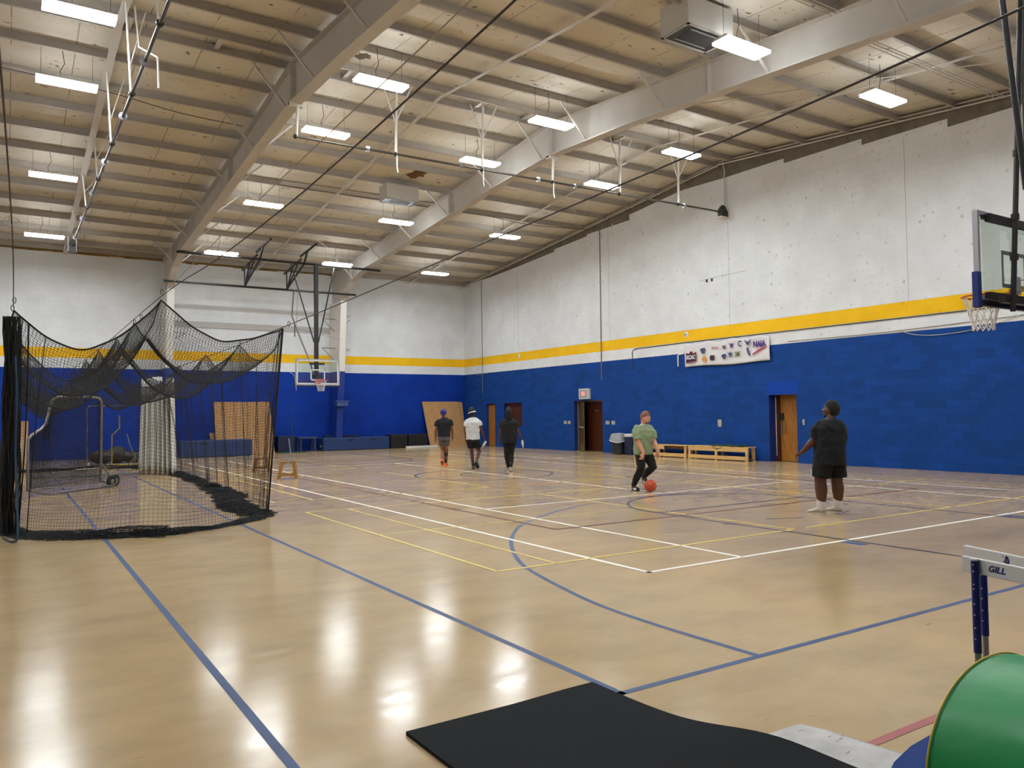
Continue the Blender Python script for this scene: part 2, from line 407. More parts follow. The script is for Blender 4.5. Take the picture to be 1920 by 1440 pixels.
# roof as one folded slab, open towards nothing (closed ends)
rf = MB()
for (y0, y1) in ((YN - 0.3, YRG), (YRG, YB + 0.3)):
    x0, x1 = XL - 0.3, XR + 0.3
    rf.hexa([(x0, y0, roof(y0)), (x1, y0, roof(y0)), (x1, y1, roof(y1)), (x0, y1, roof(y1)),
             (x0, y0, roof(y0) + .2), (x1, y0, roof(y0) + .2), (x1, y1, roof(y1) + .2), (x0, y1, roof(y1) + .2)])
ceiling = struct(rf, 'ceiling', M['roof'])
wb = MB(); wb.box((XL - .3, YB, 0), (XR + .3, YB + .3, roof(YB) + .1)); struct(wb, 'wall_back', M['wall_x'])
wn = MB(); wn.box((XL - .3, YN - .3, 0), (XR + .3, YN, roof(YN) + .1)); struct(wn, 'wall_near', M['wall_x'])
def gable(mb, x0, x1, holes):
    """side wall between x0 and x1 with rectangular openings (y0,y1,z0,z1)"""
    ys = sorted({YN, YB, YRG} | {h[0] for h in holes} | {h[1] for h in holes})
    for a, b in zip(ys[:-1], ys[1:]):
        hs = [h for h in holes if h[0] <= a + 1e-6 and h[1] >= b - 1e-6]
        z = 0.0
        if hs:
            h = hs[0]
            if h[2] > 0: mb.box((x0, a, 0), (x1, b, h[2]))
            z = h[3]
        mb.hexa([(x0, a, z), (x1, a, z), (x1, b, z), (x0, b, z), (x0, a, roof(a) + .05), (x1, a, roof(a) + .05), (x1, b, roof(b) + .05), (x0, b, roof(b) + .05)])
DOORS = {'door_1': (32.72, 33.56, 0, 2.12), 'opening': (30.33, 31.92, 0.98, 2.12), 'door_2': (24.47, 26.37, 0, 2.12), 'door_3': (15.25, 16.3, 0, 2.10)}
wr = MB(); gable(wr, XR, XR + 0.41, list(DOORS.values())); struct(wr, 'wall_right', M['wall_y'])
wl = MB(); gable(wl, XL - .3, XL, []); struct(wl, 'wall_left', M['wall_y'])

# bare block course under the roof on the right wall, stepping down with the paint edge
steps = [(YN, 7.62), (3.0, 7.95), (3.0, 8.15), (8.69, 8.62), (8.69, 8.79), (10.48, 8.80), (10.48, 9.02), (12.87, 9.05), (12.87, 9.23), (15.49, 9.26), (15.49, 9.41),
         (17.84, 9.43), (19.81, 9.50), (22.66, 9.24), (22.66, 9.03), (25.3, 9.0), (25.3, 8.93), (27.6, 8.80), (27.6, 8.70), (30.6, 8.52), (33.0, 8.40), (YB - .01, 8.38)]
steps = [(YN, 7.75), (3.0, 8.10), (3.0, 8.25), (8.69, 8.75)] + steps[4:]
bc = MB()
for (a, za), (b, zb) in zip(steps[:-1], steps[1:]):
    if b - a < 1e-6: continue
    for (c, d) in (((a, b),) if not (a < YRG < b) else ((a, YRG), (YRG, b))):
        lz = lambda y: za + (zb - za) * (y - a) / (b - a)
        if roof(c) - lz(c) < 0.02 and roof(d) - lz(d) < 0.02: continue
        bc.hexa([(XR - .006, c, min(lz(c), roof(c))), (XR, c, min(lz(c), roof(c))), (XR, d, min(lz(d), roof(d))), (XR - .006, d, min(lz(d), roof(d))),
                 (XR - .006, c, roof(c)), (XR, c, roof(c)), (XR, d, roof(d)), (XR - .006, d, roof(d))])
struct(bc, 'trim_1', M['block_raw'])
# brown ragged insulation edge along the top of the back wall
bb_ = MB()
for i in range(60):
    a = XL + i * (XR - XL) / 60; b = XL + (i + 1) * (XR - XL) / 60
    if 13.4 < a or random.random() < 0.08: 
        if a > 13.4: continue
    zt = roof(YB) - .02; bb_.box((a, YB - .02 - .02 * random.random(), zt - .10 - .05 * random.random()), (b, YB, zt))
struct(bb_, 'trim_2', M['brown_band'])

# ------------------------------------------------------------------ court lines (paint on the slab)
def strip(mb, p, q, w, z=0.0012):
    p, q = Vector((*p, 0)), Vector((*q, 0)); d = (q - p).normalized(); n = Vector((-d.y, d.x, 0)) * (w / 2)
    mb.add([p - n + V(0, 0, z), q - n + V(0, 0, z), q + n + V(0, 0, z), p + n + V(0, 0, z)], [(0, 1, 2, 3)])
def polystrip(mb, pts, w, z=0.0012, closed=False):
    pts = [Vector((x, y, 0)) for x, y in pts]; N = len(pts); L = []; R = []
    for i, p in enumerate(pts):
        if closed: d = pts[(i + 1) % N] - pts[i - 1]
        else: d = pts[min(i + 1, N - 1)] - pts[max(i - 1, 0)]
        d.normalize(); n = Vector((-d.y, d.x, 0)) * (w / 2); L.append(p + n + V(0, 0, z)); R.append(p - n + V(0, 0, z))
    mb.add(L + R, [(i, i + N, (i + 1) % N + N, (i + 1) % N) for i in range(N if closed else N - 1)])
def circ(cx, cy, r, a0=0, a1=2 * PI, n=64):
    return [(cx + r * math.cos(a0 + (a1 - a0) * i / n), cy + r * math.sin(a0 + (a1 - a0) * i / n)) for i in range(n + 1)]
CX = 10.57; Y0, Y1 = 3.5, 32.15; YC = 17.84
b1 = MB()   # wide blue tape: basketball court
strip(b1, (2.985, Y0 - .025), (2.985, Y1), .052); strip(b1, (2.96, Y0), (18.2, Y0), .052)
strip(b1, (18.17, Y0), (18.17, Y1), .05); strip(b1, (2.96, Y1), (18.2, Y1), .05)
arcn = [(4.18, 3.52), (4.16, 4.13), (4.16, 4.62), (4.20, 5.2), (4.33, 5.87), (4.57, 6.8), (4.86, 7.48), (5.31, 8.27), (5.78, 8.93), (6.33, 9.54), (7.2, 10.2), (7.85, 10.58), (8.52, 10.87), (9.3, 11.08), (10.06, 11.19)]
def smooth(pts, k=6):
    out = []
    for i in range(len(pts) - 1):
        p0 = pts[max(i - 1, 0)]; p1 = pts[i]; p2 = pts[i + 1]; p3 = pts[min(i + 2, len(pts) - 1)]
        for j in range(k):
            t = j / k; out.append(tuple(0.5 * (2 * b + (c - a) * t + (2 * a - 5 * b + 4 * c - d) * t * t + (3 * b - a - 3 * c + d) * t ** 3) for a, b, c, d in zip(p0, p1, p2, p3)))
    return out + [pts[-1]]
arcs = smooth(arcn); arc_full = arcs + [(2 * CX - x, y) for x, y in reversed(arcs)]
polystrip(b1, arc_full, .052, .0016); polystrip(b1, [(x, Y0 + Y1 - y) for x, y in arc_full], .05, .0016)
strip(b1, (1.127, 1.0), (1.127, 34.5), .052)
struct(b1, 'blue_court_line', M['line_blue'], parent=floor)
b2 = MB()   # narrow navy paint: keys, circles
for s, yb in ((1, Y0), (-1, Y1)):
    yf = yb + s * 5.80
    for x in (CX - 1.83, CX + 1.83): strip(b2, (x, yb), (x, yf), .045, .0038)
    strip(b2, (CX - 1.83, yf), (CX + 1.83, yf), .05, .0038)
    polystrip(b2, circ(CX, yf, 1.83, 0, PI if s > 0 else -PI), .05, .0038)
    for x, sg in ((CX - 1.83, -1), (CX + 1.83, 1)):
        for dy, wd in ((4.27, .05), (3.36, .05)): strip(b2, (x, yb + s * dy), (x + sg * .16, yb + s * dy), wd, .002)
    for j in range(4):
        a0 = PI + (j + .35) * PI / 4.4; polystrip(b2, circ(CX, yf, 1.83, a0, a0 + .32, 8) if s > 0 else circ(CX, yf, 1.83, -a0, -a0 - .32, 8), .04, .002)
polystrip(b2, circ(10.75, 18.05, 1.83), .06, .0038); polystrip(b2, circ(10.75, 18.05, .62), .05, .0038)
strip(b2, (2.985, 17.9), (18.17, 17.9), .035, .002)
struct(b2, 'navy_court_line', M['line_blue2'], parent=floor)
b4 = MB()
for x in (8.60, 12.56): b4.box((x - .06, 5.60, 0), (x + .06, 5.90, .0028))
struct(b4, 'lane_block', simple('blue_lane_block_paint', (24, 58, 118), .6), parent=floor)
b3 = MB()   # tennis, white
XA, XB2, XC, XD = 5.45, 6.835, 14.97, 16.42; TY0, TY1 = 5.93, 29.75
for x in (XA, XD): strip(b3, (x, TY0 - .025), (x, TY1), .06, .0026)
for x in (XB2, XC): strip(b3, (x, TY0), (x, TY1), .055, .0026)
for y in (TY0, TY1): strip(b3, (XA - .025, y), (XD + .025, y), .06, .0026)
for y in (11.45, 24.2): strip(b3, (XB2, y), (XC, y), .05, .0026)
strip(b3, (10.93, 11.45), (10.93, 24.2), .05, .0026)
struct(b3, 'white_court_line', M['line_white'], parent=floor)
r1 = MB()
for x in (6.42, 15.42): strip(r1, (x, 8.84), (x, 26.84), .05, .0034)
for y in (8.84, 14.84, 20.84, 26.84): strip(r1, (6.40, y), (15.44, y), .05, .0034)
struct(r1, 'maroon_court_line', M['line_red'], parent=floor)
r2 = MB(); strip(r2, (3.44, 2.29), (8, 2.29), .05, .0022); struct(r2, 'red_tape_line', M['line_redn'], parent=floor)
y_ = MB()
for k0 in (6.87, 14.79, 22.7):
    k1 = k0 + 6.1
    for y in (k0, k1): 
        for a, b in ((4.24, 8.9), (9.2, 12.9), (13.1, 17.64)): strip(y_, (a, y), (b, y), .045, .003)
    for x in (4.24, 4.98, 8.96, 12.92, 16.9, 17.64): strip(y_, (x, k0), (x, k1), .042, .003)
    for x0, x1 in ((4.24, 8.96), (12.92, 17.64)): strip(y_, (x0, k0 + 3.05), (x1, k0 + 3.05), .03, .003)
struct(y_, 'yellow_court_line', M['line_yel'], parent=floor)
g_ = MB(); strip(g_, (3.3, 11.9), (4.6, 12.05), .02, .001); strip(g_, (-2, 3.2), (.62, 11.0), .008, .001); strip(g_, (7.2, 7.75), (8.1, 7.6), .03, .001); strip(g_, (9.6, 7.66), (10.15, 7.6), .03, .001); strip(g_, (10.4, 7.5), (11.2, 7.3), .03, .001)
struct(g_, 'slab_scuff_line', M['line_grey'], parent=floor)

# ------------------------------------------------------------------ steel frame: rafters with columns, purlins
RPROF = [(34.25, 6.9), (33.9, 7.24), (33.2, 7.62), (31.5, 7.97), (30.0, 8.05), (24.2, 8.53), (21.0, 8.78), (YRG, 8.93)]
RPROF = RPROF + [(2 * YRG - y, z) for y, z in reversed(RPROF[:-1])]
def rafter(x, braces=True):
    e = empty('steel_roof_frame', (x, YRG, 8.9), None, None, kind='structure')
    web = MB(); top = lambda y: roof(y) - .22
    def outline():
        far = [(YB - .02, 0.02), (35.05, 0.02)] + [(y, z) for y, z in RPROF] + [(2 * YRG - 35.05, 0.02), (2 * YRG - YB + .3, 0.02)]
        return far
    pts_bot = [(35.05, 0.0)] + RPROF + [(2 * YRG - 35.05, 0.0)]
    # web as quads between bottom flange and roof line / wall line
    ys = [p for p in RPROF]
    for (a, za), (b, zb) in zip(ys[:-1], ys[1:]):
        web.hexa([(x - .01, a, za), (x + .01, a, za), (x + .01, b, zb), (x - .01, b, zb), (x - .01, a, top(a)), (x + .01, a, top(a)), (x + .01, b, top(b)), (x - .01, b, top(b))])
    yo = YB - .03; yi = 2 * YRG - yo
    web.prism([(x - .01, 35.1, 0), (x - .01, yo, 0), (x - .01, yo, top(yo)), (x - .01, 34.25, top(34.25)), (x - .01, 34.25, 6.9)], (.02, 0, 0))
    web.prism([(x - .01, 2 * YRG - 35.1, 0), (x - .01, yi, 0), (x - .01, yi, top(yi)), (x - .01, 2 * YRG - 34.25, top(yi)), (x - .01, 2 * YRG - 34.25, 6.9)], (.02, 0, 0))
    web.build('web', M['steel_white'], e)
    fb = MB(); W = .14
    for (a, za), (b, zb) in zip(pts_bot[:-1], pts_bot[1:]):
        d = Vector((0, b - a, zb - za)).normalized(); n = Vector((0, -d.z, d.y)) * .014
        if n.z < 0 and abs(d.y) > .3: n = -n
        fb.hexa([V(x - W, a, za) - n, V(x + W, a, za) - n, V(x + W, b, zb) - n, V(x - W, b, zb) - n, V(x - W, a, za) + n, V(x + W, a, za) + n, V(x + W, b, zb) + n, V(x - W, b, zb) + n])
    fb.build('bottom_flange', M['steel_white'], e)
    tf = MB()
    for (a, b) in ((yo, YRG), (YRG, yi)):
        tf.hexa([(x - W, a, top(a) - .012), (x + W, a, top(a) - .012), (x + W, b, top(b) - .012), (x - W, b, top(b) - .012), (x - W, a, top(a)), (x + W, a, top(a)), (x + W, b, top(b)), (x - W, b, top(b))])
    tf.build('top_flange', M['steel_white'], e)
    st = MB()
    for y in (YRG - 6, YRG - .05, YRG + 6, 33.2):
        zb = np.interp(y, [p[0] for p in reversed(RPROF)], [p[1] for p in reversed(RPROF)])
        st.box((x - .13, y - .006, zb), (x + .13, y + .006, top(y) - .02))
    st.build('stiffener_plate', M['steel_white'], e)
    if braces:
        for i, y in enumerate(PURY):
            if i % 2 == 1 or y > 34: continue
            zb = float(np.interp(y, [p[0] for p in reversed(RPROF)], [p[1] for p in reversed(RPROF)]))
            for s in (-1, 1):
                b = MB(); b.bar((x + s * .12, y, zb + .03), (x + s * .95, y, roof(y) - .16), .045, .045); b.build('flange_brace', M['steel_white'], e)
    return e
PURY = [YRG + s * d for s in (1, -1) for d in (.35, 1.68, 3.16, 4.63, 6.10, 7.6, 9.05, 10.5, 12.0, 13.5, 15.0, 16.5, 17.4)]
# blue paint on the columns below the blue line
for x in (-1.8, 5.60, 13.0):
    e = rafter(x)
    cp = MB(); cp.prism([(x - .150, 35.0, 0.0), (x - .150, YB - .04, 0.0), (x - .150, YB - .04, ZB), (x - .150, 34.53, ZB)], (.30, 0, 0))
    cp.build('column_casing', simple('blue_column_paint', (16, 52, 140), .5) if 'colp' not in M else M['colp'], e)
    wf = MB(); wf.prism([(x - .146, 34.54, ZB), (x - .146, YB - .06, ZB), (x - .146, YB - .06, 6.88), (x - .146, 34.22, 6.88)], (.292, 0, 0))
    wf.build('column_upper_casing', M['brace_white'], e)
# purlins: Z sections running from wall to wall
def purlin(y):
    z = roof(y); mb = MB(); x0, x1 = XL, XR - .01; s = 1 if y > YRG else -1
    mb.box((x0, y - .0015, z - .205), (x1, y + .0015, z - .003))
    mb.box((x0, y - .065, z - .207), (x1, y, z - .203)); mb.box((x0, y, z - .02), (x1, y + .065, z - .014))
    return mb.build('roof_purlin', M['purlin'], None, kind='structure')
for y in PURY: purlin(y)
# ridge spacers between the two ridge purlins, a flat strap and cross bracing rods
rs = MB()
for x in (-.6, 2.1, 3.9, 6.9, 8.2, 10.6, 12.2, 13.9, 15.6, 18.0): rs.box((x - .05, YRG - .35, roof(YRG + .35) - .14), (x + .05, YRG + .35, roof(YRG + .35) - .09))
struct(rs, 'ridge_spacer', M['steel_white'])
for x, yy, wd in ((1.9, (YN + .1, YB - .1), .16), (9.4, (YN + .1, YB - .1), .09), (16.9, (YN + .1, YB - .1), .09)):
    sp = MB()
    for a, b in ((yy[0], YRG), (YRG, yy[1])): sp.bar((x, a, roof(a) - .225), (x, b, roof(b) - .225), wd, .02)
    struct(sp, 'roof_strap', M['steel_white'])
for x0, x1, y0, y1 in ((13.2, 20.0, 18.3, 25.4), (13.2, 20.0, 17.4, 3.0), (5.8, 12.8, 25.4, 33.0), (5.8, 12.8, 9.0, 3.0)):
    sp = MB(); sp.cyl((x0, y0, roof(y0) - .23), (x1, y1, roof(y1) - .23), .012, 6); struct(sp, 'roof_brace_rod', M['steel_white'])
# conduits clipped along the top of the right wall
for off, dz in ((.10, .10), (.26, .25)):
    cd = MB()
    for a, b in ((YN + .1, YRG), (YRG, YB - .15)): cd.cyl((XR - off, a, roof(a) - dz), (XR - off, b, roof(b) - dz), .022, 8)
    o = cd.build('eave_conduit', M['steel_white']); tag(o, ['painted conduit run in the angle between right wall and roof', 'painted conduit run just out from the wall, below the purlin ends'][dz > .2], 'conduit')

# ------------------------------------------------------------------ ceiling lights
LX = [16.3, 11.68, 6.98, 1.06, -4.3]; LY = [31.5, 25.55, 19.62, 16.02, 9.85, 4.1]  # last row across is out of view, added for its light
def lamp_z(y): return 9.19 - abs(y - YRG) * .0874
def make_lamp(x, y):
    z = lamp_z(y); e = empty('ceiling_light', (x, y, z), None, 'ceiling light', 'fluorescent lights hung below the roof')
    b = MB(); L, W = .60, .20
    b.hexa([(x - L, y - W, z + .035), (x + L, y - W, z + .035), (x + L, y + W, z + .035), (x - L, y + W, z + .035),
            (x - L + .02, y - W + .08, z + .10), (x + L - .02, y - W + .08, z + .10), (x + L - .02, y + W - .08, z + .10), (x - L + .02, y + W - .08, z + .10)])
    b.build('housing', M['lamp_body'], e)
    d = MB(); d.box((x - L + .01, y - W + .01, z), (x + L - .01, y + W - .01, z + .035)); d.build('diffuser', M['lens'], e)
    u = MB(); u.box((x - L + .06, y - .05, z + .1005), (x + L - .06, y + .05, z + .104)); u.build('added_uplight_strip', M['uplight'], e)  # glowing top strip added to brighten the ceiling and upper walls
    g = MB()
    for i in range(1, 12): 
        xx = x - L + i * .1; g.box((xx - .002, y - W + .01, z - .012), (xx + .002, y + W - .01, z))
    for yy in (-W, W): g.box((x - L, y + yy - .004, z - .014), (x + L, y + yy + .004, z + .002))
    for xx in (-L, L): g.box((x + xx - .004, y - W, z - .014), (x + xx + .004, y + W, z + .002))
    g.build('louvre', M['chrome'], e)
    for s in (-.5, .5):
        h = MB(); h.cyl((x + s, y, z + .09), (x + s, y, roof(y) - .05), .004, 5); h.build('hanger_wire', M['cable'], e)
    c = MB(); c.tube([(x - .1, y, z + .1), (x - .14, y, z + .25), (x - .05, y + .02, z + .45), (x - .1, y, roof(y) - .1)], .008, 5); c.build('power_cord', M['cable'], e)
    return e
rowname = ['row nearest the banner wall', 'second row from the banner wall', 'third row from the banner wall', 'row over the batting cage', 'added unseen row beyond the cage']
colname = ['closest to the back wall', 'second from the back wall', 'third from the back wall', 'fourth from the back wall', 'fifth from the back wall', 'sixth from the back wall']
for i, x in enumerate(LX):
    for j, y in enumerate(LY):
        if x < 0 and y < 12: continue  # near lamps of the unseen row omitted so the floor stays darker
        e = make_lamp(x, y); e['label'] = 'lit light in the %s, %s' % (rowname[i], colname[j])
# ------------------------------------------------------------------ unit heaters at the roof
def heater(x0, x1, y0, y1, zb, zt, label):
    e = empty('unit_heater', ((x0 + x1) / 2, (y0 + y1) / 2, zb), label, 'heater', 'boxed heaters at the roof')
    b = MB(); b.box((x0, y0, zb), (x1, y1, zt)); b.build('cabinet', M['ac_body'], e)
    t = MB(); r = .05
    for a, c in (((x0, y0), (x1, y0 + r)), ((x0, y1 - r), (x1, y1)), ((x0, y0), (x0 + r, y1)), ((x1 - r, y0), (x1, y1))): t.box((*a, zb - .02), (*c, zb))
    t.box((x0 + .22, y0 + .14, zb - .02), (x1 - .18, y0 + .16, zb)); t.box((x0 + .22, y1 - .16, zb - .02), (x1 - .18, y1 - .14, zb))
    t.build('trim_ring', M['ac_trim'], e)
    g = MB(); g.box((x0 + .05, y0 + .05, zb - .012), (x1 - .05, y1 - .05, zb - .002)); g.build('intake', M['black'], e)
    v = MB(); 
    for i in range(14):
        yy = y0 + .17 + i * (y1 - y0 - .34) / 13; v.box((x0 + .24, yy - .006, zb - .018), (x1 - .2, yy + .006, zb - .012))
    v.build('louvre', M['ac_dark'], e)
heater(10.42, 11.62, 10.0, 10.72, 8.74, 9.28, 'large boxed heater with a dark grille above the second light row')
heater(10.45, 11.62, 23.6, 24.2, 8.78, 9.28, 'smaller looking boxed heater beside the brown roof stain')
s = MB()
pts = [(0, 0), (.18, .10), (.30, .02), (.34, -.10), (.52, -.13), (.40, -.24), (.46, -.34), (.30, -.42), (.26, -.55), (.14, -.38), (.02, -.30), (.08, -.18), (-.10, -.06)]
s.prism([(11.1 + a, 23.35 + b * 1.4, roof(23.35) - .02 - .05 * random.random()) for a, b in pts], (0, 0, .02)); tag(s.build('roof_tear', M['stain']), 'ragged rust brown tear in the roof lining near the smaller heater', 'torn lining')
s = MB(); s.prism([(17.0 + a * .6, 12.0 + b * .7, roof(12.0) - .03) for a, b in pts], (0, 0, .02)); tag(s.build('roof_tear', M['stain']), 'small brown flap of torn lining between the last rafter and right wall', 'torn lining')
s = MB(); s.prism([(6.75 + a * .7, 17.0 + b * .7, roof(17.0) - .03) for a, b in pts], (0, 0, .02)); tag(s.build('roof_tear', simple('grey_torn_lining', (96, 86, 74), .9)), 'grey torn flap of lining beside the first rafter ridge', 'torn lining')

# ------------------------------------------------------------------ divider hoists
def hoist_ridge():
    y = YRG; e = empty('curtain_hoist', (12.9, y, 8.15), 'long hoist shaft crossing the hall under the ridge to the right wall motor', 'hoist')
    zs = lambda x: 8.14 + (.14 if x > 19 else 0) * 0 + .006 * (x - 5.6)
    p = MB(); p.cyl((5.55, y, zs(5.55)), (19.9, y, zs(19.9)), .030, 10); p.build('shaft', M['dark_pipe'], e)
    for x in (5.62, 8.15, 10.67, 13.0, 15.5, 17.95):
        h = MB(); zt = 8.95 if x in (5.62, 13.0) else roof(y) - .2
        h.cyl((x, y, zs(x) - .02), (x + .04, y, zt), .035, 8)
        if x not in (5.62, 13.0):
            h.cyl((x, y, zs(x) + .8), (x - .35, y, zt), .018, 6); h.cyl((x, y, zs(x) + .8), (x + .35, y - .2, zt), .018, 6)
        else:
            h.box((x - .17, y - .05, 8.86), (x + .17, y + .05, 8.92)); h.box((x - .17, y - .06, 8.83), (x - .12, y + .06, 8.95)); h.box((x + .12, y - .06, 8.83), (x + .17, y + .06, 8.95))
        h.build('hanger', M['brace_white'], e)
        c = MB(); c.lathe((x - .05, y, zs(x)), [(.04, 0), (.055, .01), (.055, .05), (.04, .06)], 12, (1, 0, 0)); c.build('shaft_bearing', M['black'], e)
        if 8 < x < 14:
            d = MB(); d.tube([(x + .02, y - .02, zs(x) - .03), (x + .03, y, zs(x) - .3), (x + .05, y, zs(x) - .45)], .018, 6); d.build('lifting_strap', M['brace_white'], e)
    for x in (7.4, 10.0, 12.5, 13.8, 18.2):
        c = MB(); c.lathe((x - .03, y, zs(x)), [(.03, 0), (.075, .005), (.075, .012), (.035, .016), (.035, .05), (.075, .054), (.075, .06), (.03, .066)], 14, (1, 0, 0)); c.build('cable_drum', M['silver'], e)
    mt = MB(); x = 19.95; z = zs(19.95)
    mt.lathe((x - .12, y, z + .02), [(.04, 0), (.12, .03), (.12, .24), (.05, .27)], 14, (1, 0, 0)); mt.box((x - .10, y - .10, z - .16), (x + .18, y + .10, z + .02)); mt.lathe((x + .03, y, z + .08), [(.11, 0), (.10, .10), (.03, .16)], 12)
    mt.build('motor', M['black'], e)
    br = MB(); br.box((x - .16, y - .12, z - .19), (XR, y + .12, z - .165)); br.box((XR - .02, y - .14, z - .3), (XR, y + .14, z + .18)); br.build('wall_bracket', M['brace_white'], e)
    cn = MB(); cn.tube([(x + .1, y, z + .15), (XR - .05, y + .02, z + .3), (XR - .04, y + .03, 9.35), (XR - .12, y - .06, 9.62), (XR - .16, y, roof(y) - .1)], .018, 6); cn.build('motor_conduit', M['steel_white'], e)
hoist_ridge()
def hoist_side():
    x = 2.0; y0, y1 = 7.6, 33.3; z = 8.02
    e = empty('curtain_hoist', (x, 20, z), 'long hoist shaft over the batting cage running to the back wall motor', 'hoist')
    zs = lambda y: 7.9 + (y - 12) * .010 if y < 31 else 8.09
    p = MB(); p.tube([(x, y0, zs(y0)), (x, y1, zs(y1))], .032, 10); p.build('shaft', M['dark_pipe'], e)
    for y in (10.1, 13.3, 16.6, 20.0, 23.3, 26.8, 30.2):
        h = MB(); h.cyl((x - .02, y, zs(y)), (x - .12, y, roof(y) - .2), .022, 8); h.cyl((x - .05, y, zs(y) + .5), (x + .28, y + .3, roof(y) - .2), .014, 6); h.build('hanger', M['brace_white'], e)
        c = MB(); c.lathe((x, y - .04, zs(y)), [(.04, 0), (.06, .01), (.06, .06), (.04, .07)], 12, (0, 1, 0)); c.build('shaft_bearing', M['black'], e)
    for y in (12.2, 14.9, 18.0, 21.6, 24.9, 28.4, 31.6):
        c = MB(); c.lathe((x, y - .04, zs(y)), [(.03, 0), (.085, .005), (.085, .014), (.04, .018), (.04, .06), (.085, .066), (.085, .075), (.03, .08)], 14, (0, 1, 0)); c.build('cable_drum', M['silver'], e)
    d = MB(); d.tube([(x + .08, 16.9, roof(16.9) - .15), (x + .12, 16.6, 8.9), (x + .40, 16.2, 8.6), (x + .42, 16.2, 8.0)], .02, 6); d.build('lifting_strap', M['brace_white'], e)
    mt = MB(); z = zs(33.2); mt.lathe((x, 33.2, z), [(.05, 0), (.13, .03), (.13, .26), (.06, .3)], 14, (0, 1, 0)); mt.box((x - .12, 33.2, z - .22), (x + .14, 33.5, z)); mt.cyl((x - .2, 33.3, z - .05), (x + .22, 33.3, z - .05), .06, 12); mt.build('motor', simple('grey_motor_casing', (96, 98, 102), .45), e)
    br = MB(); br.box((x - .14, 33.15, z - .2), (x - .11, 33.55, roof(33.3) - .2)); br.box((x + .13, 33.15, z - .2), (x + .16, 33.55, roof(33.3) - .2)); br.build('roof_bracket', M['brace_white'], e)
hoist_side()
# pipes and sprinkler-like tubes running under the purlins (three parallel conduits near the second rafter and the wall)
for k, (xa, xb, y, lab) in enumerate(((7.4, 12.9, 24.9, 'thin conduit bundle beside the smaller heater'), (13.1, 19.85, 9.0, 'long thin conduit bundle crossing to the right wall near the front light'),
                                       (12.95, 7.2, 8.6, 'thin conduit bundle near the large heater'))):
    mb = MB()
    for q in (0, .09, .2): mb.cyl((xa, y + q, roof(y + q) - .235), (xb, y + q, roof(y + q) - .235), .014, 6)
    tag(mb.build('conduit_bundle', M['steel_white']), lab, 'conduit')
mb = MB(); mb.tube(smooth([(13.2, 25.2, roof(25) - .25), (14.3, 25.0, roof(25) - .34), (15.2, 25.2, roof(25) - .27), (16.6, 25.1, roof(25) - .40), (18.0, 25.2, roof(25) - .36), (19.9, 25.0, roof(25) - .3)]), .012, 6)
tag(mb.build('loose_cable', M['cable']), 'loose dark cable drooping under the purlins near the right wall', 'cable')
mb = MB(); mb.tube(smooth([(-2.5, 20.4, 9.45), (0, 20.4, 9.42), (2.0, 20.6, 9.40), (3.6, 20.9, 9.33), (5.2, 21.0, 9.32)]), .010, 6)
tag(mb.build('loose_cable', M['cable']), 'thin dark cable crossing above the hoist shaft over the cage', 'cable')

# ------------------------------------------------------------------ basketball hoops
def net_hoop(cx, cy, z, r, e, mat, cord):
    mb = MB(); N = 12; prof = [(r, 0), (r * .84, .12), (r * .68, .24), (r * .58, .35), (r * .56, .43)]
    for k in range(N):
        for sgn in (1, -1):
            pts = []
            for i, (rr, dz) in enumerate(prof):
                a = 2 * PI * (k + sgn * i * .5) / N; pts.append((cx + rr * math.cos(a), cy + rr * math.sin(a), z - dz))
            mb.tube(pts, cord, 5)
    return mb.build('net', mat, e, smooth=True)
def backboard(cx, y, zb, zt, face, e):
    """face=-1: players' side looks towards -Y"""
    x0, x1 = cx - .915, cx + .915
    g = MB(); g.box((x0 + .03, y - .006, zb + .03), (x1 - .03, y + .006, zt - .03)); g.build('glass_pane', M['glass'], e)
    fr = MB(); t = .045
    fr.box((x0, y - .03, zb), (x0 + t, y + .03, zt)); fr.box((x1 - t, y - .03, zb), (x1, y + .03, zt)); fr.box((x0 + t, y - .03, zt - t), (x1 - t, y + .03, zt)); fr.box((x0 + t, y - .03, zb), (x1 - t, y + .03, zb + t))
    fr.build('frame', M['silver'], e)
    ya = y + face * .008; yb = y + face * .011; ln = MB(); w_ = .05
    a0, a1, c0, c1 = cx - .305, cx + .305, zb + .19, zb + .65
    for q in (((a0, c0), (a0 + w_, c1)), ((a1 - w_, c0), (a1, c1)), ((a0, c1 - w_), (a1, c1)), ((a0, c0), (a1, c0 + w_))):
        ln.box((q[0][0], ya, q[0][1]), (q[1][0], yb, q[1][1]))
    b = .05
    for q in (((x0 + t, zb + t), (x0 + t + b, zt - t)), ((x1 - t - b, zb + t), (x1 - t, zt - t)), ((x0 + t, zb + t), (x1 - t, zb + t + b)), ((x0 + t, zt - t - b), (x1 - t, zt - t))):
        if face < 0: ln.box((q[0][0], ya, q[0][1]), (q[1][0], yb, q[1][1]))
    ln.build('target_line', M['board_paint'] if face < 0 else M['board_grey'], e)
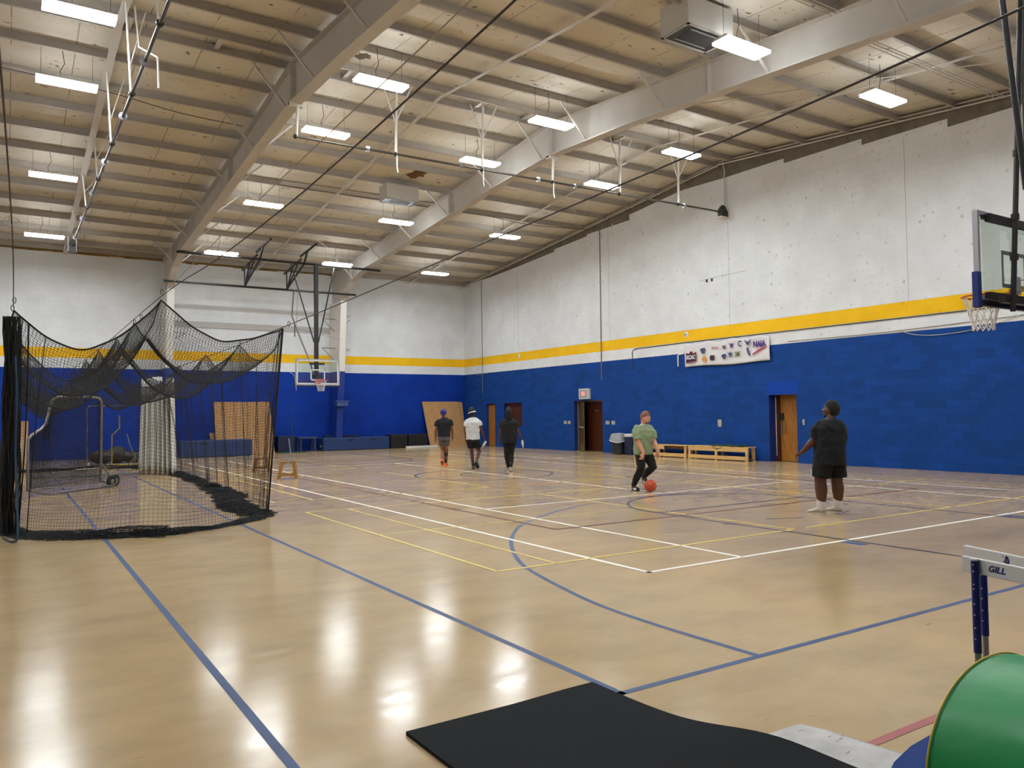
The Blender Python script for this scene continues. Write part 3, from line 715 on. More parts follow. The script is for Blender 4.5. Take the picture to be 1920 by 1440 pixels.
def rim(cx, y, z, face, e, mat, cord=.006):
    cy = y + face * (.15 + .235); R_ = .235
    mb = MB(); mb.tube([(cx + R_ * math.cos(t * PI / 16), cy + R_ * math.sin(t * PI / 16), z) for t in range(32)], .011, 8, closed=True); 
    o = mb.build('rim', mat, e, smooth=True)
    br = MB(); br.box((cx - .10, y + face * .012, z - .14), (cx + .10, y + face * .03, z + .03)); br.hexa([(cx - .06, y + face * .02, z - .11), (cx + .06, y + face * .02, z - .11), (cx + .04, y + face * .17, z - .03), (cx - .04, y + face * .17, z - .03), (cx - .08, y + face * .02, z), (cx + .08, y + face * .02, z), (cx + .12, y + face * .19, z), (cx - .12, y + face * .19, z)])
    br.build('rim_bracket', mat, e)
    net_hoop(cx, cy, z - .01, R_ - .01, e, M['netw'], cord)
# far hoop, faces the camera
yb = 30.94; cx = 10.62; e = empty('basketball_hoop', (cx, yb, 2.9), 'roof-hung glass hoop at the far end facing the camera, orange rim', 'basketball hoop')
backboard(cx, yb, 2.86, 3.93, -1, e); rim(cx, yb, 3.05, -1, e, M['orange'], .004)
pd = MB(); pd.box((cx - .95, yb - .035, 2.80), (cx + .95, yb + .035, 2.86)); pd.box((cx - .96, yb - .035, 2.80), (cx - .915, yb + .035, 3.22)); pd.box((cx + .915, yb - .035, 2.80), (cx + .96, yb + .035, 3.22)); pd.build('edge_pad', M['mat_blue_dark'], e)
ms = MB(); ms.box((cx - .075, yb + .10, 3.0), (cx + .075, yb + .24, 7.85)); ms.box((cx - .3, yb + .03, 3.2), (cx + .3, yb + .12, 3.28)); ms.box((cx - .3, yb + .03, 3.7), (cx + .3, yb + .12, 3.78)); ms.build('mast', M['black'], e)
for s in (-1, 1):
    b = MB(); b.cyl((cx + s * .09, yb + .17, 4.62), (cx + s * .92, 31.5, 7.84), .028, 8); b.build('side_brace', M['black'], e)
for y, z, x0, x1 in ((31.5, 7.90, 5.35, 13.62), (33.84, 7.14, 5.27, 13.42)):
    p = MB(); p.cyl((x0, y, z), (x1, y, z), .048, 10); p.build('cross_pipe', M['black'], e)
for xs in (8.45, 10.25):
    for (ya, za, yb2, zb2) in ((29.95, 8.42, 31.95, 8.28), (31.9, 8.15, 34.2, 7.90)):
        p = MB(); p.cyl((xs, ya, za), (xs, yb2, zb2), .05, 10); p.build('clamp_pipe', M['black'], e)
    for (ya, za, yb2, zb2, r) in ((31.0, 8.34, 31.5, 7.9, .04), (31.15, 8.33, 31.5, 7.9, .03), (33.9, 7.93, 33.84, 7.14, .03), (33.0, 8.02, 33.84, 7.14, .03), (32.2, 8.1, 33.8, 7.16, .028), (33.8, 7.18, 31.6, 7.86, .045)):
        p = MB(); p.cyl((xs, ya, za), (xs, yb2, zb2), r, 8); p.build('strut', M['black'], e)
rb = MB(); rb.tube([(10.55, 33.84, 7.1), (10.2, 33.0, 5.9), (10.05, 31.9, 5.25), (10.35, 31.2, 3.9), (10.5, 31.05, 3.3)], .032, 8); rb.build('rear_brace', M['grey_metal'], e)
wr_ = MB(); wr_.cyl((10.05, 31.9, 5.25), (10.7, 33.8, 7.1), .006, 5); wr_.cyl((10.05, 31.9, 5.25), (12.9, 34.4, 5.1), .006, 5); wr_.cyl((9.98, 31.9, 5.45), (9.98, 31.9, 4.9), .02, 6); wr_.build('safety_cable', M['cable'], e)
# near hoop, seen from behind
yb = 4.74; cx = 10.57; e = empty('basketball_hoop', (cx, yb, 2.9), 'near hoop at the right edge, its glass board seen from behind', 'basketball hoop')
backboard(cx, yb, 2.9, 3.965, 1, e); rim(cx, yb, 3.05, 1, e, M['rim_red'], .007)
ch = MB(); ch.box((cx - .76, yb - .10, 3.84), (cx + .76, yb - .035, 3.93)); ch.box((cx - .84, yb - .06, 3.86), (cx - .76, yb - .03, 3.91)); ch.build('top_channel', M['black'], e)
ch = MB(); ch.box((cx - .80, yb - .10, 2.915), (cx + .8, yb - .03, 2.985)); ch.build('bottom_channel', M['black'], e)
ch = MB(); ch.box((cx - .66, yb - .19, 2.86), (cx + .66, yb - .11, 2.93)); ch.build('lower_tube', simple('dark_grey_tube', (74, 72, 70), .35, metal=.5), e)
ch = MB(); ch.box((cx - .09, yb - .035, 3.02), (cx + .09, yb - .02, 3.24)); 
for dx in (-.07, .07):
    for dz in (3.06, 3.2): ch.cyl((cx + dx, yb - .10, dz), (cx + dx, yb - .02, dz), .009, 6)
ch.build('mount_plate', M['silver'], e)
pd = MB()
for s in (-1, 1): pd.box((cx + s * .955, yb - .035, 2.80), (cx + s * .865, yb + .04, 3.23))
pd.build('edge_pad', M['pad_blue'], e, bevel=.01)
pd = MB(); pd.box((cx - .86, yb - .02, 2.83), (cx + .86, yb + .04, 2.90)); pd.build('bottom_pad', M['black'], e)
p = MB(); p.box((cx - .08, yb - .34, 2.9), (cx + .08, yb - .20, 8.6)); p.build('mast', M['black'], e)
for s in (-1, 1):
    b = MB(); b.cyl((cx + s * .62, 4.3, 4.15), (cx + s * 1.26, 4.3, 7.6), .034, 10); b.build('side_brace', M['black'], e)
    b = MB(); b.cyl((cx + s * .55, 4.52, 2.75), (cx + s * .44, 4.3, 7.6), .03, 10)
    for z in (3.36, 3.84, 4.6): tt = (z - 2.75) / 4.85; b.cyl((cx + s * (.55 - .11 * tt), 4.52 - .22 * tt, z), (cx + s * (.55 - .11 * tt), 4.52 - .22 * tt, z + .07), .045, 10)
    b.build('upright_tube', M['black'], e)
p = MB(); p.cyl((cx - 1.4, 4.3, 7.62), (cx + 2.4, 4.3, 7.62), .05, 10); p.cyl((cx - 1.2, 4.3, 7.6), (cx - 1.2, 4.3, 8.6), .04, 8); p.cyl((cx + 2.4, 4.3, 7.6), (cx + 2.4, 4.3, 8.6), .04, 8); p.build('cross_pipe', M['black'], e)

# ------------------------------------------------------------------ batting cage
CY0, CY1 = 13.0, 28.2
def cable_z(x, y): return {0: 3.14, 1: 3.44, 2: 3.10}[x] + .012 * (CY0 - y)
def cage_x(i, y): return [.08, 2.0 - .01 * (y - CY0), 3.92 - .018 * (y - CY0)][i]
cage = empty('batting_cage', (2.0, 20.0, 0), 'black netting batting cage hung from overhead cables', 'batting cage')
def wob(a, b, s=1.0): return s * (math.sin(a * 1.7 + b * .9) + .6 * math.sin(a * 3.1 - b * 2.3 + 1) + .4 * math.sin(a * 6.3 + 2 + b))
HOOKS = [CY0, 15.9, 18.8, 21.9, 25.0, CY1]
def roof_net(u, y):
    """u 0..2 across the three cables"""
    i = min(int(u), 1); f = u - i
    x = cage_x(i, y) * (1 - f) + cage_x(i + 1, y) * f
    zc = cable_z(i, y) * (1 - f) + cable_z(i + 1, y) * f
    k = max(j for j in range(len(HOOKS) - 1) if HOOKS[j] <= y + 1e-6); g = (y - HOOKS[k]) / (HOOKS[k + 1] - HOOKS[k])
    A = (.62 if i == 0 else .42) + (.35 * min(1, (y - CY0) / 2.5))
    sagx = A * math.sin(PI * f) ** .9; sagy = math.sin(PI * g)
    z = zc - sagx * (1 + .25 * sagy) - .42 * sagy * (1 - .45 * math.sin(PI * f)) - .02 * wob(x * 2, y)
    return (x + .03 * wob(y, u), y, z)
nu, nv = 96, int((CY1 - CY0) / .045)
P = np.array([[roof_net(2 * i / (nu - 1), CY0 + (CY1 - CY0) * j / (nv - 1)) for j in range(nv)] for i in range(nu)])
sweep_net('roof_net', P, .0030, M['net'], cage)
# front curtain: bottom swings out towards the camera
bot = smooth([(.10, 13.2), (.35, 12.75), (.75, 12.25), (1.3, 11.95), (1.95, 11.75), (2.6, 12.05), (3.1, 12.45), (3.60, 12.95)], 10)
ba = np.array(bot); bl = np.linspace(0, 1, len(ba))
def front(u, v):
    bx, by = np.interp(u, bl, ba[:, 0]), np.interp(u, bl, ba[:, 1])
    t = roof_net(2 * u, CY0); s = v ** 1.6
    # belly out near the floor
    x = t[0] * (1 - v) + bx * v + .03 * math.sin(v * PI) * math.sin(u * 38); y = t[1] * (1 - s) + by * s + .05 * math.sin(v * PI) * math.sin(u * 25 + 1)
    if u > .9: x += .0
    return (x, y, t[2] * (1 - v) + .03 * v)
P = np.array([[front(i / 83, j / 64) for j in range(65)] for i in range(84)])
sweep_net('front_net', P, .0021, M['net'], cage)
P2 = P[:, 10:, :].copy()
# side curtains with loose folds
def side(i, yy, v, amp):
    t = roof_net(0 if i == 0 else 2, yy)
    xb = np.interp(yy, [CY0, 15, 18.8, 23.8, CY1], [3.6, 3.95, 4.02, 4.12, 3.6]) if i else np.interp(yy, [CY0, 20, CY1], [.05, -.15, .0])
    fold = amp * (math.sin(yy * 5.1 + 1.3 * math.sin(yy * 1.7)) + .5 * math.sin(yy * 11 + i)) * (.3 + .7 * v)
    return (t[0] * (1 - v) + xb * v + fold, yy, t[2] * (1 - v) + .03 * v)
nv = int((CY1 - CY0) / .055)
for i, nm in ((1, 'side_net'), (0, 'side_net')):
    P = np.array([[side(i, CY0 + (CY1 - CY0) * a / (nv - 1), b / 56, .07 if i else .05) for b in range(57)] for a in range(nv)])
    sweep_net(nm, P, .0021, M['net'], cage)
def back(u, v):
    t = roof_net(2 * u, CY1 - 1e-4); return (t[0] + .04 * math.sin(u * 40) * v, CY1 + .3 * v + .1 * math.sin(u * 14) * v, t[2] * (1 - v) + .03 * v)
P = np.array([[back(i / 66, j / 50) for j in range(51)] for i in range(67)]); sweep_net('back_net', P, .0024, M['net'], cage)
# bound edge ropes
def edge(pts, r, name='edge_rope', mat='net'):
    mb = MB(); mb.tube(pts, r, 6); return mb.build(name, M[mat], cage, smooth=True)
edge([roof_net(2 * i / 60, CY0) for i in range(61)], .014)
for i in (0, 2): edge([roof_net(i, CY0 + (CY1 - CY0) * j / 120) for j in range(121)], .009)
edge([roof_net(1, CY0 + (CY1 - CY0) * j / 120) for j in range(121)], .007)
for y in (15.9, 21.9): edge([roof_net(2 * i / 60, y) for i in range(61)], .011)
edge([front(1, j / 20) for j in range(21)], .016); edge([front(.985, j / 20) for j in range(21)], .008)
edge([front(.045, j / 20) for j in range(21)], .010); edge([front(.10, j / 20) for j in range(21)], .006)
# heaps of loose netting along the hem
def heap(path, wdt, hgt, seed, name='loose_hem', lay=3, sp=.035):
    rs_ = np.random.RandomState(seed); pa = np.array(path); seg = np.r_[0, np.cumsum(np.linalg.norm(np.diff(pa, axis=0), axis=1))]
    L = seg[-1]; n = max(8, int(L / sp)); k = 15
    for q in range(lay):
        P = np.zeros((n, k, 3)); ph = rs_.rand(6) * 6
        for a in range(n):
            s = L * a / (n - 1); x = np.interp(s, seg, pa[:, 0]); y = np.interp(s, seg, pa[:, 1]); x2 = np.interp(s + .05, seg, pa[:, 0]); y2 = np.interp(s + .05, seg, pa[:, 1])
            x1 = np.interp(s - .05, seg, pa[:, 0]); y1 = np.interp(s - .05, seg, pa[:, 1])
            d = np.array([x2 - x1, y2 - y1]); d /= np.linalg.norm(d) + 1e-9; nn = np.array([-d[1], d[0]])
            for b in range(k):
                f = b / (k - 1) * 2 - 1; off = f * wdt * .5 * (1 + .25 * math.sin(s * 3 + ph[0])) + .05 * math.sin(s * 7 + ph[1])
                h = hgt * (1 - f * f) * (.55 + .45 * math.sin(s * 2.3 + ph[2])) * (q + 1) / lay + .012 * abs(math.sin(s * 23 + b * 1.3 + ph[3]))
                P[a, b] = (x + nn[0] * off + .02 * math.sin(b * 2.1 + s * 31 + ph[4]), y + nn[1] * off + .02 * math.sin(b * 3.3 + s * 27 + ph[5]), max(.004, h))
        sweep_net(name, P, .0042, M['net'], cage)
heap([(-.35, 14.4), (-.1, 13.6), (.25, 12.95), (.7, 12.35), (1.3, 11.98), (1.9, 11.78)], .42, .13, 1)
heap([(1.5, 11.92), (1.95, 11.78), (2.6, 12.07), (3.1, 12.47), (3.6, 12.97)], .24, .08, 2)
heap([(3.55, 13.1), (3.45, 13.9), (3.55, 15.2), (3.92, 17.0), (4.0, 18.8)], .5, .07, 3)
heap([(4.0, 18.6), (4.08, 21), (4.14, 23.8), (4.0, 25.5)], .34, .10, 4)
heap([(4.0, 25.5), (3.6, 28.3), (2.2, 28.5), (.6, 28.4), (-.2, 28.2)], .4, .12, 5, sp=.05)
heap([(-.25, 14.4), (-.4, 16.5), (-.3, 20), (-.2, 24), (-.1, 28)], .5, .12, 6, lay=2, sp=.06)
# bunched netting at the near corner post
bn = MB(); rr = random.Random(3)
for k in range(46):
    a = rr.random() * 6.3; r0 = .11 * math.sqrt(rr.random()); ph = rr.random() * 6
    x, y = .06 + r0 * math.cos(a), 13.15 + r0 * math.sin(a) * 1.4
    bn.tube([(x * (1 - .5 * math.sin(t / 14 * PI * .5) * 0) + .02 * math.sin(t * 1.1 + ph), y + .02 * math.cos(t * .9 + ph), 3.08 - t * 3.04 / 14) for t in range(15)], .0085, 5)
bn.build('gathered_corner', M['net'], cage, smooth=True)
# snap hooks
def carabiner(p, s=.042):
    x, y, z = p; mb = MB()
    mb.tube([(x + s * .45 * math.cos(t * PI / 10), y, z + s * math.sin(t * PI / 10)) for t in range(20)], .0055, 6, closed=True); mb.build('snap_hook', M['black'], cage, smooth=True)
for p in ((.08, CY0, 3.30), (.06, CY0, 3.19), (2.0, CY0, 3.56), (3.97, CY0, 3.17), (2.0, 15.2, 3.42), (1.98, 15.9, 3.40), (3.88, 15.9, 3.1), (1.95, 18.8, 3.36), (1.92, 21.9, 3.3)): carabiner(p)
# white cords at the right corner
mb = MB(); mb.tube(smooth([(3.95, 12.9, 2.35), (4.03, 12.9, 2.28), (4.06, 12.9, 2.05)]), .007, 6); mb.tube([(3.93, 12.9, 1.25), (3.97, 12.9, .95), (3.9, 12.9, .82)], .008, 6); mb.build('tie_cord', simple('pale_blue_cord', (150, 170, 205), .7), cage)
# cables carrying the cage
def cable(pts, r, mat, lab, cat='cable'):
    mb = MB(); mb.tube(smooth(pts, 10), r, 6); return tag(mb.build('overhead_cable', M[mat], smooth=True), lab, cat, 'cables strung overhead')
cable([(3.9, YB, 2.95), (3.92, 20, 3.02), (3.93, 12.8, 3.14), (3.9, 8.9, 3.22), (3.9, 4.5, 3.34), (3.9, 2.0, 3.43), (3.9, YN, 3.6)], .007, 'cable', 'steel cable along the open side of the batting cage')
cable([(1.85, YB, 3.3), (1.93, 22, 3.36), (2.0, 13.04, 3.50), (2.0, 9.43, 3.42), (2.0, 6.8, 3.42), (2.0, 5.3, 3.46), (2.0, 3.0, 3.57), (2.0, YN, 3.8)], .007, 'cable', 'dark steel cable over the middle of the batting cage')
cable([(2.0, 13.0, 3.52), (2.0, 9.5, 3.63), (2.0, 5.5, 3.72), (2.0, 3.4, 3.76), (2.0, YN, 3.9)], .005, 'rope_white', 'thin pale rope tied to the middle peak of the cage', 'rope')
cable([(.07, 13.0, 3.2), (.04, 9, 3.26), (-.02, 5.4, 3.32), (-.1, 2.0, 3.4), (-.15, YN, 3.5)], .006, 'cable', 'dark cable rising from the gathered corner of the cage')
mb = MB(); mb.tube([(.02 + .055 * math.cos(t * .5), 7.6, 3.255 + .035 * math.sin(t * .5)) for t in range(13)], .004, 5); tag(mb.build('rope_coil', M['rope_white']), 'small loop of thin rope on the cable by the left edge', 'rope')
mb = MB(); mb.tube(smooth([(.10, 12.85, 2.5), (.12, 12.82, 1.9), (.11, 12.84, 1.2), (.13, 12.6, .6), (.14, 12.2, .1), (.08, 12.3, .012), (.02, 12.55, .012), (-.02, 12.8, .012)]), .013, 6); 
tag(mb.build('hanging_rope', M['rope_blue'], smooth=True), 'blue rope hanging down the cage corner to the floor', 'rope')

# ------------------------------------------------------------------ L-shaped pitching screen in the cage
def pitching_screen():
    A = Vector((.40, 19.75, 0)); B = Vector((1.92, 21.18, 0)); d = (B - A); L = d.length; d.normalize(); n = Vector((-d.y, d.x, 0))
    e = empty('pitching_screen', tuple((A + B) / 2), 'L-shaped screen with grey tube frame and wheels inside the cage', 'pitching screen')
    Q = lambda u, z, o=0: A + d * (u * L) + V(0, 0, z) + n * o
    out = [(0.0, .10), (0.0, 1.18), (.04, 1.28), (.17, 1.42), (.22, 1.52), (.25, 1.72), (.27, 1.90), (.30, 2.04), (.36, 2.11), (.45, 2.13), (.90, 2.13), (.97, 2.10), (1.0, 2.02), (1.0, .10)]
    fr = MB(); fr.tube([Q(u, z) for u, z in out], .030, 10); fr.build('frame', M['chrome'], e, smooth=True)
    bt = MB(); bt.tube([Q(0, .10), Q(0, .04, -.45), Q(.04, .035, -.5), Q(.92, .035, -.5), Q(1.0, .06, -.42), Q(1.0, .12)], .024, 8); bt.cyl(Q(0.62, .45), Q(1.0, .42), .02, 8); bt.cyl(Q(0, .10), Q(1.0, .10), .02, 8)
    bt.cyl(Q(1.0, .55), Q(1.06, .16, -.25), .02, 8); bt.build('base', M['grey_metal'], e, smooth=True)
    # netting laced in the frame
    nu_, nz = 44, 46; P = np.zeros((nu_, nz, 3))
    for i in range(nu_):
        u = i / (nu_ - 1); top = float(np.interp(u, [0, .04, .17, .25, .30, .36, .95, 1], [1.2, 1.28, 1.42, 1.72, 2.0, 2.10, 2.12, 2.02]))
        for j in range(nz):
            z = .10 + (top - .10) * j / (nz - 1); q = Q(u, z, .03 * math.sin(u * 9) * math.sin(z * 3)); P[i, j] = q
    for dd in (0, .03):
        sweep_net('screen_net', P + np.array([n.x, n.y, 0]) * dd, .0040, M['net'], e)
    for (u, o) in ((1.06, -.30), (.93, -.42)):
        c = Q(u, .135, o); wv = MB(); 
        wv.lathe(c - d * 0 - n * .035, [(.05, 0), (.115, .0), (.135, .02), (.135, .05), (.115, .07), (.05, .07)], 24, n); wh = wv.build('wheel', M['rubber'], e, smooth=True)
        hb = MB(); hb.lathe(c - n * .045, [(.02, 0), (.06, .005), (.06, .085), (.02, .09)], 16, n); hb.build('hub', M['chrome'], wh)
pitching_screen()
def far_screen():
    e = empty('grey_frame_screen', (3.2, 31.0, 0), 'plain thin grey square frame standing behind the pitching screen', 'frame')  # another screen farther back, only its thin frame built
    fr = MB(); fr.tube([(2.38, 31.0, .03), (2.36, 31.0, 1.95), (2.40, 31.0, 2.04), (2.5, 31.0, 2.07), (4.1, 31.0, 2.08), (4.2, 31.0, 2.0), (4.2, 31.0, .03)], .024, 8); fr.build('frame_tube', M['grey_metal'], e, smooth=True)
    ft = MB(); ft.tube([(2.38, 30.5, .03), (2.38, 31.6, .03)], .02, 8); ft.tube([(4.2, 30.5, .03), (4.2, 31.6, .03)], .02, 8); ft.build('foot_tube', M['grey_metal'], e)
    cp = MB(); cp.ell((2.38, 30.5, .05), (.05, .06, .05)); cp.build('end_cap', M['white_plastic'], e)
e_ = far_screen()
mb = MB(); mb.tube([(3.05, 30.0, .03), (3.05, 30.0, .95), (3.05, 30.0, 1.05), (3.28, 30.0, 1.28), (3.27, 30.0, 1.72)], .022, 8); e = tag(mb.build('bent_pole_stand', simple('worn_yellow_tube', (150, 128, 62), .5), smooth=True), 'bent thin yellowish pole standing near the dark bags', 'stand')
mb2 = MB(); mb2.tube([(2.5, 30.0, .025), (3.7, 30.0, .025)], .025, 8); mb2.tube([(3.05, 29.6, .02), (3.05, 30.5, .02)], .02, 8); mb2.build('base', simple('yellow_tube', (176, 150, 60), .5), e)
mb = MB(); mb.tube([(3.45, 29.5, 1.1), (3.55, 29.5, .7), (3.72, 29.5, .3)], .02, 8); mb.tube([(3.72, 29.5, .3), (3.95, 29.6, .02)], .02, 8); mb.tube([(3.72, 29.5, .3), (3.5, 29.6, .02)], .02, 8); mb.tube([(3.72, 29.5, .3), (3.72, 29.9, .02)], .02, 8)
tag(mb.build('tee_stand', M['grey_metal'], smooth=True), 'short grey leaning tripod stand beside the bent pole', 'stand')
def lump(name, parts, mat, label, cat, vox=.03, **kw):
    mb = MB()
    for c, r in parts: mb.ell(c, r)
    o = mb.build(name, mat, None, smooth='all'); r_ = o.modifiers.new('fuse', 'REMESH'); r_.mode = 'VOXEL'; r_.voxel_size = vox; r_.use_smooth_shade = True
    s_ = o.modifiers.new('soft', 'SMOOTH'); s_.factor = .5; s_.iterations = 4
    return tag(o, label, cat, **kw)
lump('equipment_bag', [((2.9, 31.6, .25), (.45, .25, .25)), ((3.4, 31.7, .30), (.35, .25, .32)), ((3.9, 31.7, .22), (.4, .3, .22))], M['black'], 'dark pile of equipment bags against the wall inside the cage', 'bag')
mb = MB(); mb.box((.55, 25.0, .002), (3.45, 25.42, .02)); tag(mb.build('turf_strip', M['strip_grey']), 'long grey strip lying across the cage floor', 'floor strip')
# white pleated netting hanging beside the cage
Pc = np.zeros((220, 12, 3))
for i in range(220):
    u = i / 219
    for j in range(12):
        v = j / 11; xb = 3.30 + (3.98 - 3.30) * u; yb_ = 24.9 + (23.9 - 24.9) * u; ttop = 2.78 - .02 * math.sin(u * 9) - (.45 * max(0, 1 - abs(u - .72) / .10))
        wv = .17 * math.sin(u * 44 + 1.4 * math.sin(u * 9)) + .06 * math.sin(u * 97)
        sp_ = 1 + .22 * v; xm = 3.64 + (xb - 3.64) * sp_; Pc[i, j] = (xm + wv * .35, yb_ + wv * .8, ttop * (1 - v) + .02 * v)
tag(sheet('gathered_curtain', Pc, M['cloth_white'], None, .006), 'white pleated netting curtain hanging inside the far end of the cage', 'curtain')

# ------------------------------------------------------------------ along the back wall
def lean_board(name, x0, x1, h, ybot, label, mat='osb', skew=0, t=.018):
    th = math.acos(min(.999, (YB - .03 - ybot) / h)); zt = h * math.sin(th); mb = MB(); yt = YB - .03
    n = V(0, -math.sin(th), math.cos(th)) * 0
    mb.hexa([(x0, ybot - t, .002), (x1, ybot - t, .002), (x1, ybot, .002), (x0, ybot, .002), (x0 + skew, yt - t, zt), (x1 + skew, yt - t, zt), (x1 + skew, yt, zt), (x0 + skew, yt, zt)])
    return tag(mb.build(name, M[mat]), label, 'board')
lean_board('strand_board', 17.68, 19.72, 2.44, 34.85, 'strand board sheet leaning in the far corner behind the walkers')
lean_board('strand_board', 18.9, 19.98, 2.30, 35.25, 'second strand board sheet mostly hidden in the far corner', skew=.02)
lean_board('strand_board', 7.58, 10.02, 2.42, 34.95, 'wide strand board sheet leaning behind the cage near the blue mat')
lean_board('strand_board', 7.42, 9.3, 1.30, 34.85, 'lower strand board edge peeking out beside the wide sheet')
lean_board('plywood_sheet', .28, .72, 1.88, 34.7, 'narrow brown plywood sheet leaning by the cage corner', 'stool')
def vinyl_mat(name, a, b, mat, label, seams=(), group=None, r=.03):
    mb = MB(); mb.box(a, b); e = tag(mb.build(name, mat, None, bevel=r), label, 'gym mat', group)
    for x in seams:
        s_ = MB(); s_.box((x, a[1] - .012, b[2] - .16), (x + .32, a[1] - .002, b[2] - .08)); s_.build('handle', M['mat_blue_dark'], e)
    return e
g0 = 'blue crash mats along the back wall'
e = vinyl_mat('crash_mat', (12.22, 34.85, .01), (15.5, 35.72, .60), M['mat_blue'], 'long blue crash mat between the table and black mats', (13.4, 14.5), g0)
lab = MB()
for q in range(3): lab.box((12.214, 35.1 + q * .1, .17), (12.222, 35.16 + q * .1, .25)); 
lab.build('maker_patch', M['plate'], e)
vinyl_mat('folded_mat', (12.5, 35.4, .605), (14.2, 35.74, .70), M['mat_blue_dark'], 'thin dark blue mat lying on the long crash mat', (), None, .01)
vinyl_mat('crash_mat', (5.85, 33.4, .01), (8.65, 34.5, .68), M['mat_blue'], 'blue crash mat behind the cage in front of the strand board', (6.6,), g0)
for a, b, l in ((15.62, 16.5, 'black padded block beside the long blue mat'), (16.56, 17.6, 'black padded block beside the far strand board')):
    vinyl_mat('padded_block', (a, 34.95, .01), (b, 35.7, .66), M['black'], l, (), 'black padded blocks')
mb = MB(); mb.box((16.25, 34.55, 0), (17.95, 34.68, .10)); tag(mb.build('foam_beam', M['white_plastic'], bevel=.01), 'low white beam lying on the floor before the black blocks', 'beam')
def table():
    e = empty('low_table', (11.45, 35.3, 0), 'low dark table beside the long blue crash mat', 'table')
    x0, x1, y0, y1, h = 11.1, 12.0, 35.0, 35.6, .66
    t = MB(); t.box((x0, y0, h - .06), (x1, y1, h)); t.build('table_top', simple('slate_table_top', (58, 66, 96), .5), e, bevel=.01)
    for x in (x0 + .1, x1 - .14):
        for y in (y0 + .06, y1 - .1):
            l = MB(); l.box((x, y, 0), (x + .07, y + .05, h - .06)); l.build('leg', simple('dark_table_leg', (50, 56, 76), .5), e)
table()
mb = MB(); mb.cyl((10.72, 34.6, .03), (10.66, 34.6, 2.15), .022, 8); e = tag(mb.build('standard_pole', simple('dark_green_tube', (28, 64, 54), .5)), 'thin green pole on a flat base beside the cage', 'pole')
b = MB(); b.box((10.1, 34.3, 0), (11.3, 34.9, .03)); b.build('base', simple('green_base_plate', (44, 74, 52), .6), e)
vinyl_mat('folded_mat', (10.25, 35.2, .01), (11.0, 35.74, .72), M['mat_blue_dark'], 'dark folded mat standing behind the green pole', (), None, .01)
# boxes and brackets on the columns
mb = MB(); mb.box((12.76, 34.5, 2.06), (13.28, 34.86, 2.28)); mb.box((12.70, 34.46, 2.26), (13.34, 34.9, 2.31)); tag(mb.build('column_shelf', simple('blue_metal_box', (60, 84, 140), .5)), 'small blue metal box on the painted column below the hoop', 'box')
for z0, z1, k, lb in ((6.1, 5.8, 0, 'upper pale triangular bracket on the column behind the far hoop'), (4.75, 4.3, 1, 'lower pale triangular bracket on the column behind the far hoop')):
    mb = MB(); mb.cyl((12.2, 34.9, z0), (12.9, 35.0, z0), .02, 6); mb.cyl((12.2, 34.9, z0), (12.85, 35.1, z0 - .55), .015, 6); mb.cyl((13.1, 34.8, z0 + .05), (13.55, 34.9, z0 + .1 - .3 * k + .1), .015, 6); mb.cyl((13.55, 34.9, z0), (13.1, 35.0, z0 - .3), .012, 6)
    tag(mb.build('column_bracket', M['grey_metal']), lb, 'bracket')
mb = MB(); mb.cyl((5.7, 34.8, 5.2), (6.3, 34.9, 5.15), .015, 6); mb.cyl((6.3, 34.9, 5.15), (5.8, 35.0, 4.9), .012, 6); tag(mb.build('column_bracket', M['grey_metal']), 'small pale bracket on the column above the cage', 'bracket')
mb = MB(); mb.box((5.8, YB - .05, 5.52), (12.85, YB, 5.78)); struct(mb, 'trim_3', simple('grey_wall_band', (176, 173, 170), .6))  # plain grey band along the back wall between the columns
# ------------------------------------------------------------------ wooden stools near the cage
def aframe(x, y, lab, mat, w0=.40, ww=.20, h=.45, rot=0.0, name='low_stool'):
    e = empty(name, (x, y, 0), lab, 'stool'); c, s_ = math.cos(rot), math.sin(rot)
    T = lambda a, b, z: (x + a * c - b * s_, y + a * s_ + b * c, z)
    t = MB(); t.bar(T(-w0 / 2, 0, h - .02), T(w0 / 2, 0, h - .02), ww, .04); t.build('seat', M[mat], e)
    for sx in (-1, 1):
        l = MB(); l.hexa([T(sx * (w0 / 2 - .01), -ww / 2, 0), T(sx * (w0 / 2 + .06), -ww / 2, 0), T(sx * (w0 / 2 + .06), ww / 2, 0), T(sx * (w0 / 2 - .01), ww / 2, 0),
                          T(sx * (w0 / 2 - .09), -ww / 2, h - .04), T(sx * (w0 / 2 - .02), -ww / 2, h - .04), T(sx * (w0 / 2 - .02), ww / 2, h - .04), T(sx * (w0 / 2 - .09), ww / 2, h - .04)])
        l.build('leg', M[mat], e)
    r = MB(); r.bar(T(-w0 / 2 - .02, -ww / 2 + .03, .12), T(w0 / 2 + .02, -ww / 2 + .03, .12), .03, .07); r.build('stretcher', M[mat], e)
aframe(6.13, 20.2, 'orange wooden trestle stool beside the cage corner', 'stool', rot=-.45)
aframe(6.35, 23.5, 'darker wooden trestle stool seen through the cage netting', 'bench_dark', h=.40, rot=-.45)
mb = MB(); mb.lathe((8.1, 30.2, .002), [(.18, 0), (.18, .015), (.11, .05), (.05, .06)], 20); tag(mb.build('marker_cone', M['red']), 'small red disc marker on the floor behind the cage netting', 'marker')

